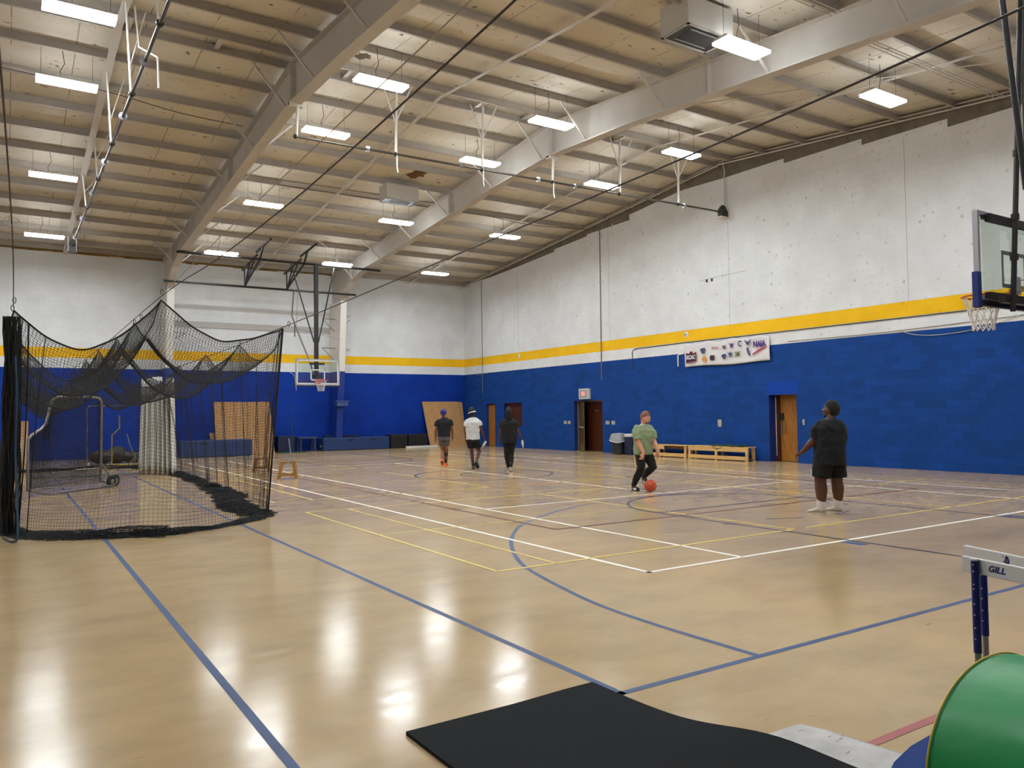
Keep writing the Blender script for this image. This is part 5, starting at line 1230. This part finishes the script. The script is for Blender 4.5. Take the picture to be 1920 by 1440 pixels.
def hand(mb, wrist, dirn, palmn, side, s=1.0, curl=.5):
    """palm, four fingers and a thumb; side=+1 puts the thumb along +across"""
    d = dirn.normalized(); pn = (palmn - d * palmn.dot(d)).normalized(); ac = d.cross(pn).normalized() * side
    for f in (-.5, 0, .5): mb.cap(wrist + ac * .022 * f * s, wrist + d * .085 * s + ac * .05 * f * s, .021 * s, .015 * s, 10)
    for i, (o, L) in enumerate(((.034, .068), (.012, .076), (-.011, .072), (-.033, .056))):
        b = wrist + d * .088 * s + ac * o * s; c1 = curl * (.55 + .12 * i); c2 = curl * 1.25
        k1 = b + (d * math.cos(c1) + pn * math.sin(c1)) * L * .5 * s; k2 = k1 + (d * math.cos(c1 + c2) + pn * math.sin(c1 + c2)) * L * .5 * s
        mb.cap(b, k1, .0098 * s, .009 * s, 8); mb.cap(k1, k2, .009 * s, .0078 * s, 8)
    t0 = wrist + d * .03 * s + ac * .026 * s; t1 = t0 + (d * .7 + ac * .6 + pn * .35).normalized() * .038 * s; t2 = t1 + (d * .9 + ac * .15 + pn * .4).normalized() * .032 * s
    mb.cap(t0, t1, .0125 * s, .0105 * s, 8); mb.cap(t1, t2, .0105 * s, .009 * s, 8)
def shoe(e, heel, toe, mat, sole, w_=.048, h=.085, pitch=None, name='shoe', collar=True):
    heel, toe = Vector(heel), Vector(toe); d = (toe - heel); L = d.length; d.normalize()
    side = d.cross(V(0, 0, 1)).normalized(); up = side.cross(d).normalized()
    mb = MB(); secs = [(0.0, .6, .6), (.08, .86, 1.05), (.25, .92, 1.18), (.45, .90, 1.05), (.62, 1.02, .78), (.8, 1.04, .60), (.93, .84, .48), (1.0, .5, .3)]
    ringloft(mb, [(heel + d * L * t + up * (h * hh * .5 + .018), side * w_ * ww, up * h * hh * .5) for t, ww, hh in secs], 16)
    if collar: mb.cap(heel + d * L * .22 + up * h * .7, heel + d * L * .22 + up * h * 1.1, w_ * .9, w_ * .86, 12)
    o = fuse(mb, name, mat, e, .007, 3)
    mb = MB(); n = 20; ol = []
    for k in range(n):
        a = 2 * PI * k / n; t = .5 + .5 * math.cos(a); ww = np.interp(t, [0, .1, .35, .65, .9, 1], [.55, .85, .85, 1.06, .85, .6]); ol.append(heel + d * (t * (L + .012) - .006) + side * (w_ * 1.08 * ww * math.sin(a)))
    mb.prism([p + up * .002 for p in ol], up * .024); so = mb.build('sole', sole, o); 
    return o
def person(name, base, J, P, lab):
    """J: joints as (right, up, away) from base; P: sizes, clothes and colours"""
    base = Vector((*base, 0)); W = lambda p: base + RT * p[0] + V(0, 0, p[1]) + FW * p[2]
    G = {k: W(v) for k, v in J.items()}
    e = empty('person', tuple(base), lab, 'person', P.get('group'))
    fy = P['face']; F = (RT * math.sin(fy) + FW * math.cos(fy)).normalized(); S = V(0, 0, 1).cross(F) * -1.0   # F: chest direction, S: person's own right->left axis
    ch = P.get('headdir', fy); HF = (RT * math.sin(ch) + FW * math.cos(ch) + V(0, 0, P.get('nod', 0))).normalized(); HS = HF.cross(V(0, 0, 1)).normalized(); HU = HS.cross(HF)
    b = P.get('bulk', 1.0); hw, hd = P.get('torso', (.19, .12)); sk = P['skin']
    neck, hc = G['neck'], G['head']; pel = (G['hipL'] + G['hipR']) / 2; sh = (G['shL'] + G['shR']) / 2
    SA = (G['shR'] - G['shL']).normalized(); SF = V(0, 0, 1).cross(SA).normalized(); SF = SF if SF.dot(F) > 0 else -SF
    PA = (G['hipR'] - G['hipL']).normalized()
    hr = P.get('headr', (.078, .098, .118)); rot = Matrix((HS, HF, HU)).transposed()
    m_ = MB()
    # head, jaw, nose, ears, brow
    m_.ell(hc, hr, rot); m_.ell(hc + HF * .022 - HU * .05, (hr[0] * .80, hr[1] * .82, .075), rot); m_.ell(hc + HF * .055 - HU * .092, (.032, .028, .022), rot)
    m_.cap(hc + HF * (hr[1] - .004) + HU * .012, hc + HF * (hr[1] + .014) - HU * .022, .009, .014, 8); m_.ell(hc + HF * (hr[1] - .008) - HU * .056, (.026, .012, .010), rot)
    for s in (-1, 1):
        m_.ell(hc + HS * s * (hr[0] + .002) - HF * .008 - HU * .012, (.010, .020, .032), rot); m_.ell(hc + HF * (hr[1] - .016) + HU * .022 + HS * s * .03, (.024, .010, .008), rot)
    m_.cap(neck - V(0, 0, .06), hc - HU * .06 - HF * .01, .062 * b, .054 * b, 14)
    # torso
    up = (sh - pel)
    ringloft(m_, [(pel - V(0, 0, .08), PA * hw * .70, SF * hd * .75), (pel + up * .15, PA * hw * .86, SF * hd * .85), (pel + up * .45, SA * hw * .84, SF * hd * .86), (pel + up * .75, SA * hw * .9, SF * hd * .9), (sh, SA * hw * .72, SF * hd * .6), (neck, SA * .06, SF * .055)])
    ar, lr = P.get('arm', (.050, .042, .030)), P.get('leg', (.085, .058, .062, .040))
    for s in 'LR':
        limb(m_, [G['sh' + s].lerp(sh, .16) - V(0, 0, .03), G['el' + s]], [ar[0] * .92, ar[1]]); mid = G['el' + s].lerp(G['wr' + s], .3); limb(m_, [G['el' + s], mid, G['wr' + s]], [ar[1], ar[1] * 1.02, ar[2]])
        dd = (G['wr' + s] - G['el' + s]); hdn = Vector(P['hand' + s][0][0] * RT + P['hand' + s][0][1] * V(0, 0, 1) + P['hand' + s][0][2] * FW) if 'hand' + s in P else dd
        pn = P['hand' + s][1] if 'hand' + s in P else None
        pn = (RT * pn[0] + V(0, 0, pn[1]) + FW * pn[2]) if pn else (pel - G['wr' + s])
        hand(m_, G['wr' + s], hdn, pn, P.get('thumb' + s, 1), P.get('hands', 1.0), P.get('curl' + s, .5))
        limb(m_, [G['hip' + s], G['kn' + s]], [lr[0], lr[1]]); mid = G['kn' + s].lerp(G['an' + s], .32); cb = mid - F * .012
        limb(m_, [G['kn' + s], cb, G['an' + s]], [lr[1], lr[2], lr[3]]); 
        tdir = (G['to' + s] - G['an' + s]); flat = G['an' + s] + Vector((tdir.x, tdir.y, tdir.z)) * .75; limb(m_, [G['an' + s] - V(0, 0, .012), G['an' + s].lerp(flat, .35) - V(0, 0, .03)], [lr[3] * .85, .022])
    body = fuse(m_, 'body', sk, e, .0075, 3)
    for s in (-1, 1):
        y = MB(); y.ell(hc + HF * (hr[1] - .010) + HU * .008 + HS * s * .030, (.013, .008, .008), rot, 10, 8); ey = y.build('eye', M['paper_white'], body, smooth='all')
        y = MB(); y.ell(hc + HF * (hr[1] - .0035) + HU * .008 + HS * s * .030, (.005, .004, .005), rot, 8, 6); y.build('iris', M['black'], ey, smooth='all')
    # clothes
    c = P['top']; t_ = MB(); o_ = .018; L = c.get('loose', 1.1); hem = c.get('hem', 0.0)
    ringloft(t_, [(pel + up * 0 + V(0, 0, hem), PA * (hw * L * c.get('hw', 1.0)), SF * (hd * L + .015)), (pel + up * .3, PA * hw * L * c.get('ww', .96), SF * (hd * L + .012) * c.get('bel', 1)), (pel + up * .62, SA * hw * L * 1.0, SF * (hd * L + .01) * c.get('bel', 1)),
                  (pel + up * .86, SA * (hw * L + .01), SF * (hd * L)), (sh + V(0, 0, -.01), SA * (hw * .98), SF * hd * .86), (sh.lerp(neck, .45), SA * (hw * .72), SF * hd * .72), (neck - V(0, 0, .02), SA * .080 * b, SF * .078 * b)], 28)
    sl = c.get('sleeve', .62)
    for s in 'LR':
        q = G['sh' + s].lerp(G['el' + s], sl); mid = G['sh' + s].lerp(G['el' + s], sl * .5); t_.cap(G['sh' + s].lerp(sh, .16) - V(0, 0, .022), mid, ar[0] * .98 + .006 * L, ar[0] + .016 * L, 16)
        a_ = (q - mid).orthogonal().normalized(); b_ = (q - mid).normalized().cross(a_); rr_ = ar[0] + .014 * L; rq = ar[0] + .024 * L
        ringloft(t_, [(mid, a_ * rr_, b_ * rr_), (q, a_ * rq, b_ * rq)], 18)
    top = fuse(t_, 'shirt', c['mat'], e, .011, 3, folds=.045)
    n_ = c['mat']
    c = P['bottom']; t_ = MB(); L = c.get('loose', 1.0); ends = c['end']
    ringloft(t_, [(pel - V(0, 0, .10), PA * hw * .98 * L, SF * hd * 1.06 * L), (pel - V(0, 0, .02), PA * hw * 1.0 * L, SF * (hd * 1.08) * L), (pel + up * .16, PA * hw * .93, SF * hd * .98)], 26)
    for s in 'LR':
        K, H_, A = G['kn' + s], G['hip' + s], G['an' + s]
        if ends <= 1.0:
            q = H_.lerp(K, ends); ax = (q - H_).normalized(); a_ = PA - ax * PA.dot(ax); a_.normalize(); b_ = ax.cross(a_)
            r0, r1 = lr[0] * 1.12 * L, (lr[0] * (1 - ends * .35) + c.get('flare', .03)) * L; t_.ell(H_, (r0, r0, r0)); ringloft(t_, [(H_, a_ * r0, b_ * r0), (H_.lerp(q, .5), a_ * (r0 * .5 + r1 * .5 + .005), b_ * (r0 * .5 + r1 * .5 + .005)), (q, a_ * r1, b_ * r1)], 20)
        else:
            t_.cap(H_, K, lr[0] * 1.1 * L, lr[1] * 1.22 * L, 16); q = K.lerp(A, ends - 1.0); t_.cap(K, K.lerp(q, .4), lr[1] * 1.22 * L, lr[2] * 1.2 * L, 16); t_.cap(K.lerp(q, .4), q, lr[2] * 1.2 * L, c.get('cuff', .05), 16)
    fuse(t_, c['name'], c['mat'], e, .010, 3, folds=.035)
    for s in 'LR':
        an, to = G['an' + s], G['to' + s]; d = (to - an); d = Vector((d.x, d.y, d.z)).normalized(); heel = an - d * .065; heel.z = an.z - P.get('ankh', .085) + 0
        hz, tz = P.get('footz' + s, (0.0, 0.0)); heel = Vector((an.x, an.y, 0)) - Vector((d.x, d.y, 0)).normalized() * .06; toe = Vector((to.x, to.y, 0)); heel.z, toe.z = hz, tz
        if P.get('sandal'):
            mb = MB(); dd = (toe - heel).normalized(); sd = dd.cross(V(0, 0, 1)).normalized(); up2 = sd.cross(dd); n = 20; LL = (toe - heel).length
            ol = [heel + dd * ((.5 + .5 * math.cos(2 * PI * k / n)) * LL) + sd * (.052 * math.sin(2 * PI * k / n)) * (1.05 if math.cos(2 * PI * k / n) > 0 else .85) for k in range(n)]
            mb.prism([p + up2 * .002 for p in ol], up2 * .026); o = mb.build('sandal', M['rubber'], e)
            mb = MB(); cc = heel + dd * LL * .62; ringloft(mb, [(cc - dd * .04 + up2 * .035, sd * .055, up2 * .035), (cc + dd * .045 + up2 * .03, sd * .056, up2 * .028)], 18); mb.build('strap', M['white_plastic'], o, smooth=True)
            mb = MB(); limb(mb, [an - V(0, 0, .0), heel + dd * LL * .35 + up2 * .055, heel + dd * LL * .85 + up2 * .045], [.046, .042, .03]); fuse(mb, 'sock', M['black'], e, .007, 2)
        else:
            shoe(e, heel, toe, P['shoe'], P['sole'], w_=P.get('shoew', .05))
        if P.get('sock' + s) or P.get('sock'):
            mt_, top_ = P.get('sock' + s) or P['sock']; q = an.lerp(G['kn' + s], top_); mb = MB(); mb.cap(an - V(0, 0, .03), q, lr[3] * 1.25, lr[3] * 1.0 + .012 + .05 * top_ * lr[2], 14); fuse(mb, 'sock', mt_, e, .008, 2)
    return e, G, hc, HF, HS, HU, rot, hr, F, SA
def hairball(e, hc, HF, HS, HU, rot, hr, mat, k=1.08, back=.012, up=.018, down=0.0, name='hair', front_cut=.35, side=-.55):
    mb = MB(); c = hc - HF * back + HU * up; n, m = 28, 16; vs = []; fs = []
    for i in range(m + 1):
        t = PI * (.001 + i / m * .998)
        for j in range(n):
            f = 2 * PI * j / n; x, y, z = math.sin(t) * math.cos(f), math.sin(t) * math.sin(f), math.cos(t)
            lim = (-.55 - down if y < -.25 else side + (-.55 - side) * max(0, (.15 - y) / .4) * (1 if side > -.5 else 0) - down) if y < .15 else (-.1 + (y - .15) * .75 + front_cut * .3)
            if z < lim: z = lim; 
            sc = k * (1 + .015 * math.sin(f * 9 + t * 13)) * (1 - .075 * max(0, y)); vs.append(c + rot @ Vector((x * hr[0] * sc, y * hr[1] * sc, z * hr[2] * sc)))
    for i in range(m):
        for j in range(n):
            l = (j + 1) % n; fs.append((i * n + l, i * n + j, (i + 1) * n + j, (i + 1) * n + l))
    mb.add(vs, fs); return mb.build(name, mat, e, smooth='all')
H = {}
H['black'] = simple('black_hair', (20, 16, 15), .8, bump=.6, bscale=120); H['auburn'] = simple('reddish_brown_hair', (134, 86, 58), .75, var=.2, vscale=80, bump=.5, bscale=120)
SKd = skin('deep_brown_skin', (84, 48, 34)); SKm = skin('brown_skin', (122, 76, 54)); SKl = skin('fair_skin', (208, 150, 124))
C_blk = simple('black_cotton', (11, 12, 15), .9, bump=.5, bscale=9); C_navy = simple('near_black_navy_cotton', (13, 17, 25), .9, bump=.5, bscale=9)
C_grn = simple('sage_green_cotton', (134, 152, 120), .9, var=.05, vscale=6, bump=.7, bscale=8); C_wht = simple('pale_grey_cotton', (196, 198, 200), .9, bump=.7, bscale=8); C_gry = simple('charcoal_shorts_cloth', (84, 80, 84), .9, bump=.6, bscale=9)
wsock = simple('white_sock', (214, 208, 206), .9, bump=.4, bscale=60); shoe_tan = simple('cream_trainer', (178, 172, 152), .6, var=.06, vscale=20); shoe_gry = simple('grey_trainer', (92, 86, 82), .6); shoe_or = simple('orange_trainer', (232, 108, 56), .5)

# heavy-set man in black at the right, back to the camera
J = dict(head=(.03, 1.605, .03), neck=(.02, 1.49, .0), shL=(-.175, 1.395, -.02), shR=(.215, 1.395, .06), elL=(-.235, 1.13, .05), wrL=(-.375, .955, .14), elR=(.235, 1.16, .22), wrR=(.12, 1.06, .42),
         hipL=(-.105, .86, .0), hipR=(.115, .86, .06), knL=(-.165, .50, .0), anL=(-.155, .125, .0), toL=(-.345, .03, .10), knR=(.125, .50, .08), anR=(.145, .125, .10), toR=(-.04, .03, .24))
Pp_ = dict(face=-.55, headdir=-1.0, skin=SKd, bulk=1.25, torso=(.245, .205), arm=(.072, .056, .036), leg=(.128, .086, .092, .056), headr=(.082, .100, .118),
           top=dict(mat=C_navy, loose=1.02, sleeve=.78, hem=-.02, bel=1.06), bottom=dict(name='shorts', mat=C_blk, end=.82, flare=.045, loose=1.03), shoe=shoe_tan, sole=M['white_plastic'], shoew=.060,
           sock=(wsock, .28), footzL=(0, 0), footzR=(0, 0), handL=((-.75, -.45, .35), (0, -1, -.2)), curlL=.75, hands=1.08, thumbL=-1)
e, G, hc, HF, HS, HU, rot, hr, F, SA = person('person', (10.73, 7.53), J, Pp_, 'heavy-set man in black tee and shorts, white socks, back turned, standing at right')
hairball(e, hc, HF, HS, HU, rot, hr, H['black'], 1.24, .022, .020, .15)
hairball(e, hc - HU * .05 + HF * .018, HF, HS, HU, rot, (hr[0] * .82, hr[1] * .85, .06), H['black'], 1.06, 0, -.01, .4, name='beard', front_cut=-3.0) if False else None
mb = MB(); mb.ell(hc + HF * .045 - HU * .085, (.062, .05, .042), rot); mb.build('beard', H['black'], e, smooth='all')
mb = MB(); mb.cap(hc + HS * .088 + HF * .02 + HU * .015, hc + HS * .055 + HF * .105 + HU * .015, .004, .004, 6); mb.cap(hc + HF * .112 + HU * .012 - HS * .03, hc + HF * .112 + HU * .012 + HS * .03, .004, .004, 6); mb.cap(hc - HS * .088 + HF * .02 + HU * .015, hc - HS * .055 + HF * .105 + HU * .015, .004, .004, 6); mb.build('glasses', M['silver'], e)
for q in (.30, .34):
    pass
mb = MB(); kn = G['hipL'].lerp(G['knL'], .72); mb.bar(kn - RT * .148 + V(0, 0, .10), kn - RT * .150 - V(0, 0, .03), .05, .004, up=tuple(RT)); mb.build('shorts_print', M['plate'], e)

# man in green shirt dribbling
J = dict(head=(.055, 1.49, -.03), neck=(.03, 1.375, -.02), shL=(.185, 1.30, .06), shR=(-.165, 1.31, -.10), elL=(.235, 1.00, .02), wrL=(.285, .785, -.08), elR=(-.125, .985, -.17), wrR=(-.03, .775, -.22),
         hipL=(.085, .80, .10), hipR=(-.075, .80, .0), knL=(.19, .48, -.02), anL=(.045, .26, .30), toL=(.10, .09, .16), knR=(-.065, .475, -.12), anR=(-.215, .105, .0), toR=(-.125, .03, -.16))
Pp_ = dict(face=2.55, headdir=2.15, nod=-.42, skin=SKl, bulk=1.15, torso=(.20, .14), arm=(.058, .048, .032), leg=(.098, .066, .062, .044), headr=(.080, .099, .118),
           top=dict(mat=C_grn, loose=1.16, sleeve=.80, hem=-.06, hw=1.0), bottom=dict(name='trousers', mat=C_blk, end=1.92, cuff=.055, loose=1.02), sandal=True, shoe=M['black'], sole=M['black'],
           footzR=(0.0, 0.0), footzL=(.26, .03), handR=((-.25, -.75, -.3), (-.6, -.1, .6)), curlR=.7, handL=((.1, -.9, -.2), (-.7, 0, -.3)), curlL=.6, thumbR=-1, thumbL=1, hands=1.05)
e, G, hc, HF, HS, HU, rot, hr, F, SA = person('person', (11.03, 12.10), J, Pp_, 'bearded man in a sage green shirt and black trousers leaning towards the basketball')
hairball(e, hc, HF, HS, HU, rot, hr, H['auburn'], 1.06, .014, .020, side=-.12)
mb = MB(); mb.ell(hc + HF * .048 - HU * .082, (.062, .050, .040), rot); mb.ell(hc + HF * (hr[1] - .004) - HU * .043, (.026, .010, .006), rot); mb.build('beard', H['auburn'], e, smooth='all')
bp = Vector((10.96, 11.83, .121))
e = empty('basketball', tuple(bp), 'orange basketball at the feet of the man in green', 'ball')
mb = MB(); mb.ell(bp, (.121, .121, .121), None, 32, 20); bl_ = mb.build('cover', simple('orange_pebbled_leather', (204, 78, 38), .6, bump=.5, bscale=260), e, smooth='all')
Rb = Matrix.Rotation(.5, 3, 'X') @ Matrix.Rotation(.4, 3, 'Y'); mb = MB()
for ax in ('c', 'x', 'a', 'b'):
    pts = []
    for k in range(48):
        t = 2 * PI * k / 48
        if ax == 'c': p = Vector((math.cos(t), math.sin(t), 0))
        elif ax == 'x': p = Vector((math.cos(t), 0, math.sin(t)))
        else:
            s_ = 1 if ax == 'a' else -1; p = Vector((.72 * math.cos(t), s_ * (.62 + .16 * math.cos(2 * t)), .72 * math.sin(t))); p.normalize()
        pts.append(bp + Rb @ p * .1208)
    mb.tube(pts, .0028, 5, closed=True)
mb.build('seam', M['black'], bl_, smooth=True)

# three players walking away
def bottle(p, d, mat, lab):
    p = Vector(p); d = Vector(d).normalized(); mb = MB(); mb.lathe(p, [(.028, 0), (.033, .01), (.033, .13), (.030, .15), (.014, .18), (.014, .20)], 14, d); o = mb.build('water_bottle', mat, None, smooth=True)
    tag(o, lab, 'bottle', 'bottles carried by the walkers'); mb = MB(); mb.lathe(p + d * .2, [(.017, 0), (.017, .022)], 12, d); mb.build('cap', M['white_plastic'], o); 
    mb = MB(); mb.lathe(p + d * .05, [(.034, 0), (.034, .05)], 14, d); mb.build('bottle_label', M['white_plastic'], o); return o
gp = 'players walking away'
J = dict(head=(-.0, 1.655, .0), neck=(.02, 1.53, .0), shL=(-.20, 1.43, .0), shR=(.235, 1.43, .0), elL=(-.235, 1.13, -.02), wrL=(-.265, .88, .05), elR=(.265, 1.15, .02), wrR=(.27, .92, .12),
         hipL=(-.075, .90, .0), hipR=(.095, .90, .0), knL=(-.045, .50, .10), anL=(-.035, .17, -.22), toL=(-.035, .03, -.08), knR=(.055, .50, .10), anR=(.045, .10, .14), toR=(.06, .02, .34))
Pp_ = dict(face=.05, headdir=.1, skin=SKm, torso=(.195, .12), arm=(.052, .043, .030), leg=(.088, .056, .056, .036), top=dict(mat=C_navy, loose=1.06, sleeve=.60, hem=.02), bottom=dict(name='shorts', mat=C_gry, end=.62, flare=.03), shoe=shoe_or, sole=shoe_or,
           sockL=(M['black'], .28), sockR=(M['black'], .32), footzL=(.17, .02), footzR=(0, 0), curlL=.45, curlR=.4, thumbL=-1)
e, G, hc, HF, HS, HU, rot, hr, F, SA = person('person', (11.50, 21.74), J, Pp_, 'walking man in black tee and grey shorts with blue head wrap and orange shoes')
mb = MB(); mb.ell(hc + HU * .03 - HF * .005, (.100, .118, .104), rot); hb_ = mb.build('head_wrap', simple('royal_blue_wrap', (34, 44, 124), .8, var=.3, vscale=30), e, smooth='all')
mb = MB(); mb.cap(hc - HF * .09 - HU * .05, hc - HF * .10 - HU * .14, .025, .015); mb.build('wrap_tail', M['pad_blue'], hb_)
mb = MB(); mb.cap(G['knR'] + V(0, 0, .10), G['knR'] + V(0, 0, .02), .070, .064, 14); mb.cap(G['knR'] - V(0, 0, .10), G['knR'] - V(0, 0, .17), .060, .056, 14); mb.cap(G['knR'] + RT * .062 + V(0, 0, .12), G['knR'] + RT * .056 - V(0, 0, .17), .012, .012, 8); mb.build('knee_brace', M['black'], e, smooth='all')
J = dict(head=(-.08, 1.655, .0), neck=(-.065, 1.53, .0), shL=(-.245, 1.44, .0), shR=(.125, 1.44, .0), elL=(-.27, 1.14, .02), wrL=(-.265, .91, .08), elR=(.185, 1.15, -.02), wrR=(.255, .94, .06),
         hipL=(-.135, .89, .0), hipR=(.02, .89, .0), knL=(-.105, .50, .06), anL=(-.065, .10, .06), toL=(-.055, .02, .28), knR=(.115, .50, .08), anR=(.03, .22, -.26), toR=(.085, .03, -.10))
Pp_ = dict(face=.0, headdir=.35, skin=SKd, torso=(.185, .12), arm=(.048, .040, .028), leg=(.088, .056, .055, .036), top=dict(mat=C_wht, loose=1.12, sleeve=.60, hem=-.02), bottom=dict(name='shorts', mat=C_blk, end=.68, flare=.035), shoe=shoe_gry, sole=M['rubber'],
           sockR=(M['black'], .34), sockL=(M['black'], .12), footzL=(0, 0), footzR=(.22, .02), curlR=1.1, curlL=.4, thumbL=-1)
e, G, hc, HF, HS, HU, rot, hr, F, SA = person('person', (11.53, 19.85), J, Pp_, 'walking man in pale grey tee and black shorts with a white headband')
hairball(e, hc, HF, HS, HU, rot, hr, H['black'], 1.16, .012, .03, .3)
mb = MB(); mb.tube([hc + HU * (.008 + .0 * math.cos(t)) + rot @ Vector((.098 * math.cos(t), .116 * math.sin(t), .028 * math.cos(t))) for t in [2 * PI * k / 30 for k in range(30)]], .017, 8, closed=True); mb.build('headband', M['white_plastic'], e, smooth=True)
wv = G['wrR']; bottle(tuple(wv + V(0, 0, -.10) + RT * .03 + RT * .04 - V(0, 0, .10) * .3), tuple(-RT * .55 - V(0, 0, .8)), simple('clear_bottle', (214, 208, 214), .2, spec=.8), 'clear bottle in the hand of the man with the headband')
J = dict(head=(.005, 1.635, .0), neck=(.01, 1.51, .0), shL=(-.195, 1.42, .0), shR=(.205, 1.42, .0), elL=(-.245, 1.12, .0), wrL=(-.285, .90, .05), elR=(.245, 1.14, -.02), wrR=(.335, .95, .05),
         hipL=(-.08, .89, .0), hipR=(.08, .89, .0), knL=(-.07, .50, .08), anL=(-.02, .11, .10), toL=(-.03, .02, .32), knR=(.06, .50, .06), anR=(.04, .14, -.12), toR=(.055, .02, .06))
Pp_ = dict(face=.05, headdir=.15, skin=SKd, torso=(.195, .12), arm=(.046, .038, .028), leg=(.090, .058, .058, .040), top=dict(mat=C_blk, loose=1.10, sleeve=.66, hem=-.10), bottom=dict(name='trousers', mat=C_blk, end=1.93, cuff=.048, loose=1.08), shoe=simple('pale_trainer', (150, 136, 134), .6), sole=M['white_plastic'],
           footzL=(0, 0), footzR=(.05, .005), curlR=1.1, curlL=.45, thumbL=-1)
e, G, hc, HF, HS, HU, rot, hr, F, SA = person('person', (11.80, 18.42), J, Pp_, 'walking man all in black with long hair, nearest of the three walkers')
hairball(e, hc, HF, HS, HU, rot, hr, H['black'], 1.18, .015, .025, .6)
for k in range(16):
    a = PI + PI * (k + .5) / 16; q = hc + rot @ Vector((.085 * math.cos(a), .10 * math.sin(a), -.01)); mb = MB(); mb.tube([q, q - V(0, 0, .09) + (q - hc) * .12, q - V(0, 0, .17 + .02 * (k % 3)) + (q - hc) * .1], [.014, .013, .008], 7); mb.build('lock', H['black'], e, smooth=True)
wv = G['wrR']; bottle(tuple(wv + V(0, 0, -.085) + RT * .035 - RT * .005), tuple(-V(0, 0, 1) + RT * .12), simple('water_bottle_clear', (206, 212, 222), .2, spec=.8), 'clear bottle in the hand of the man all in black')
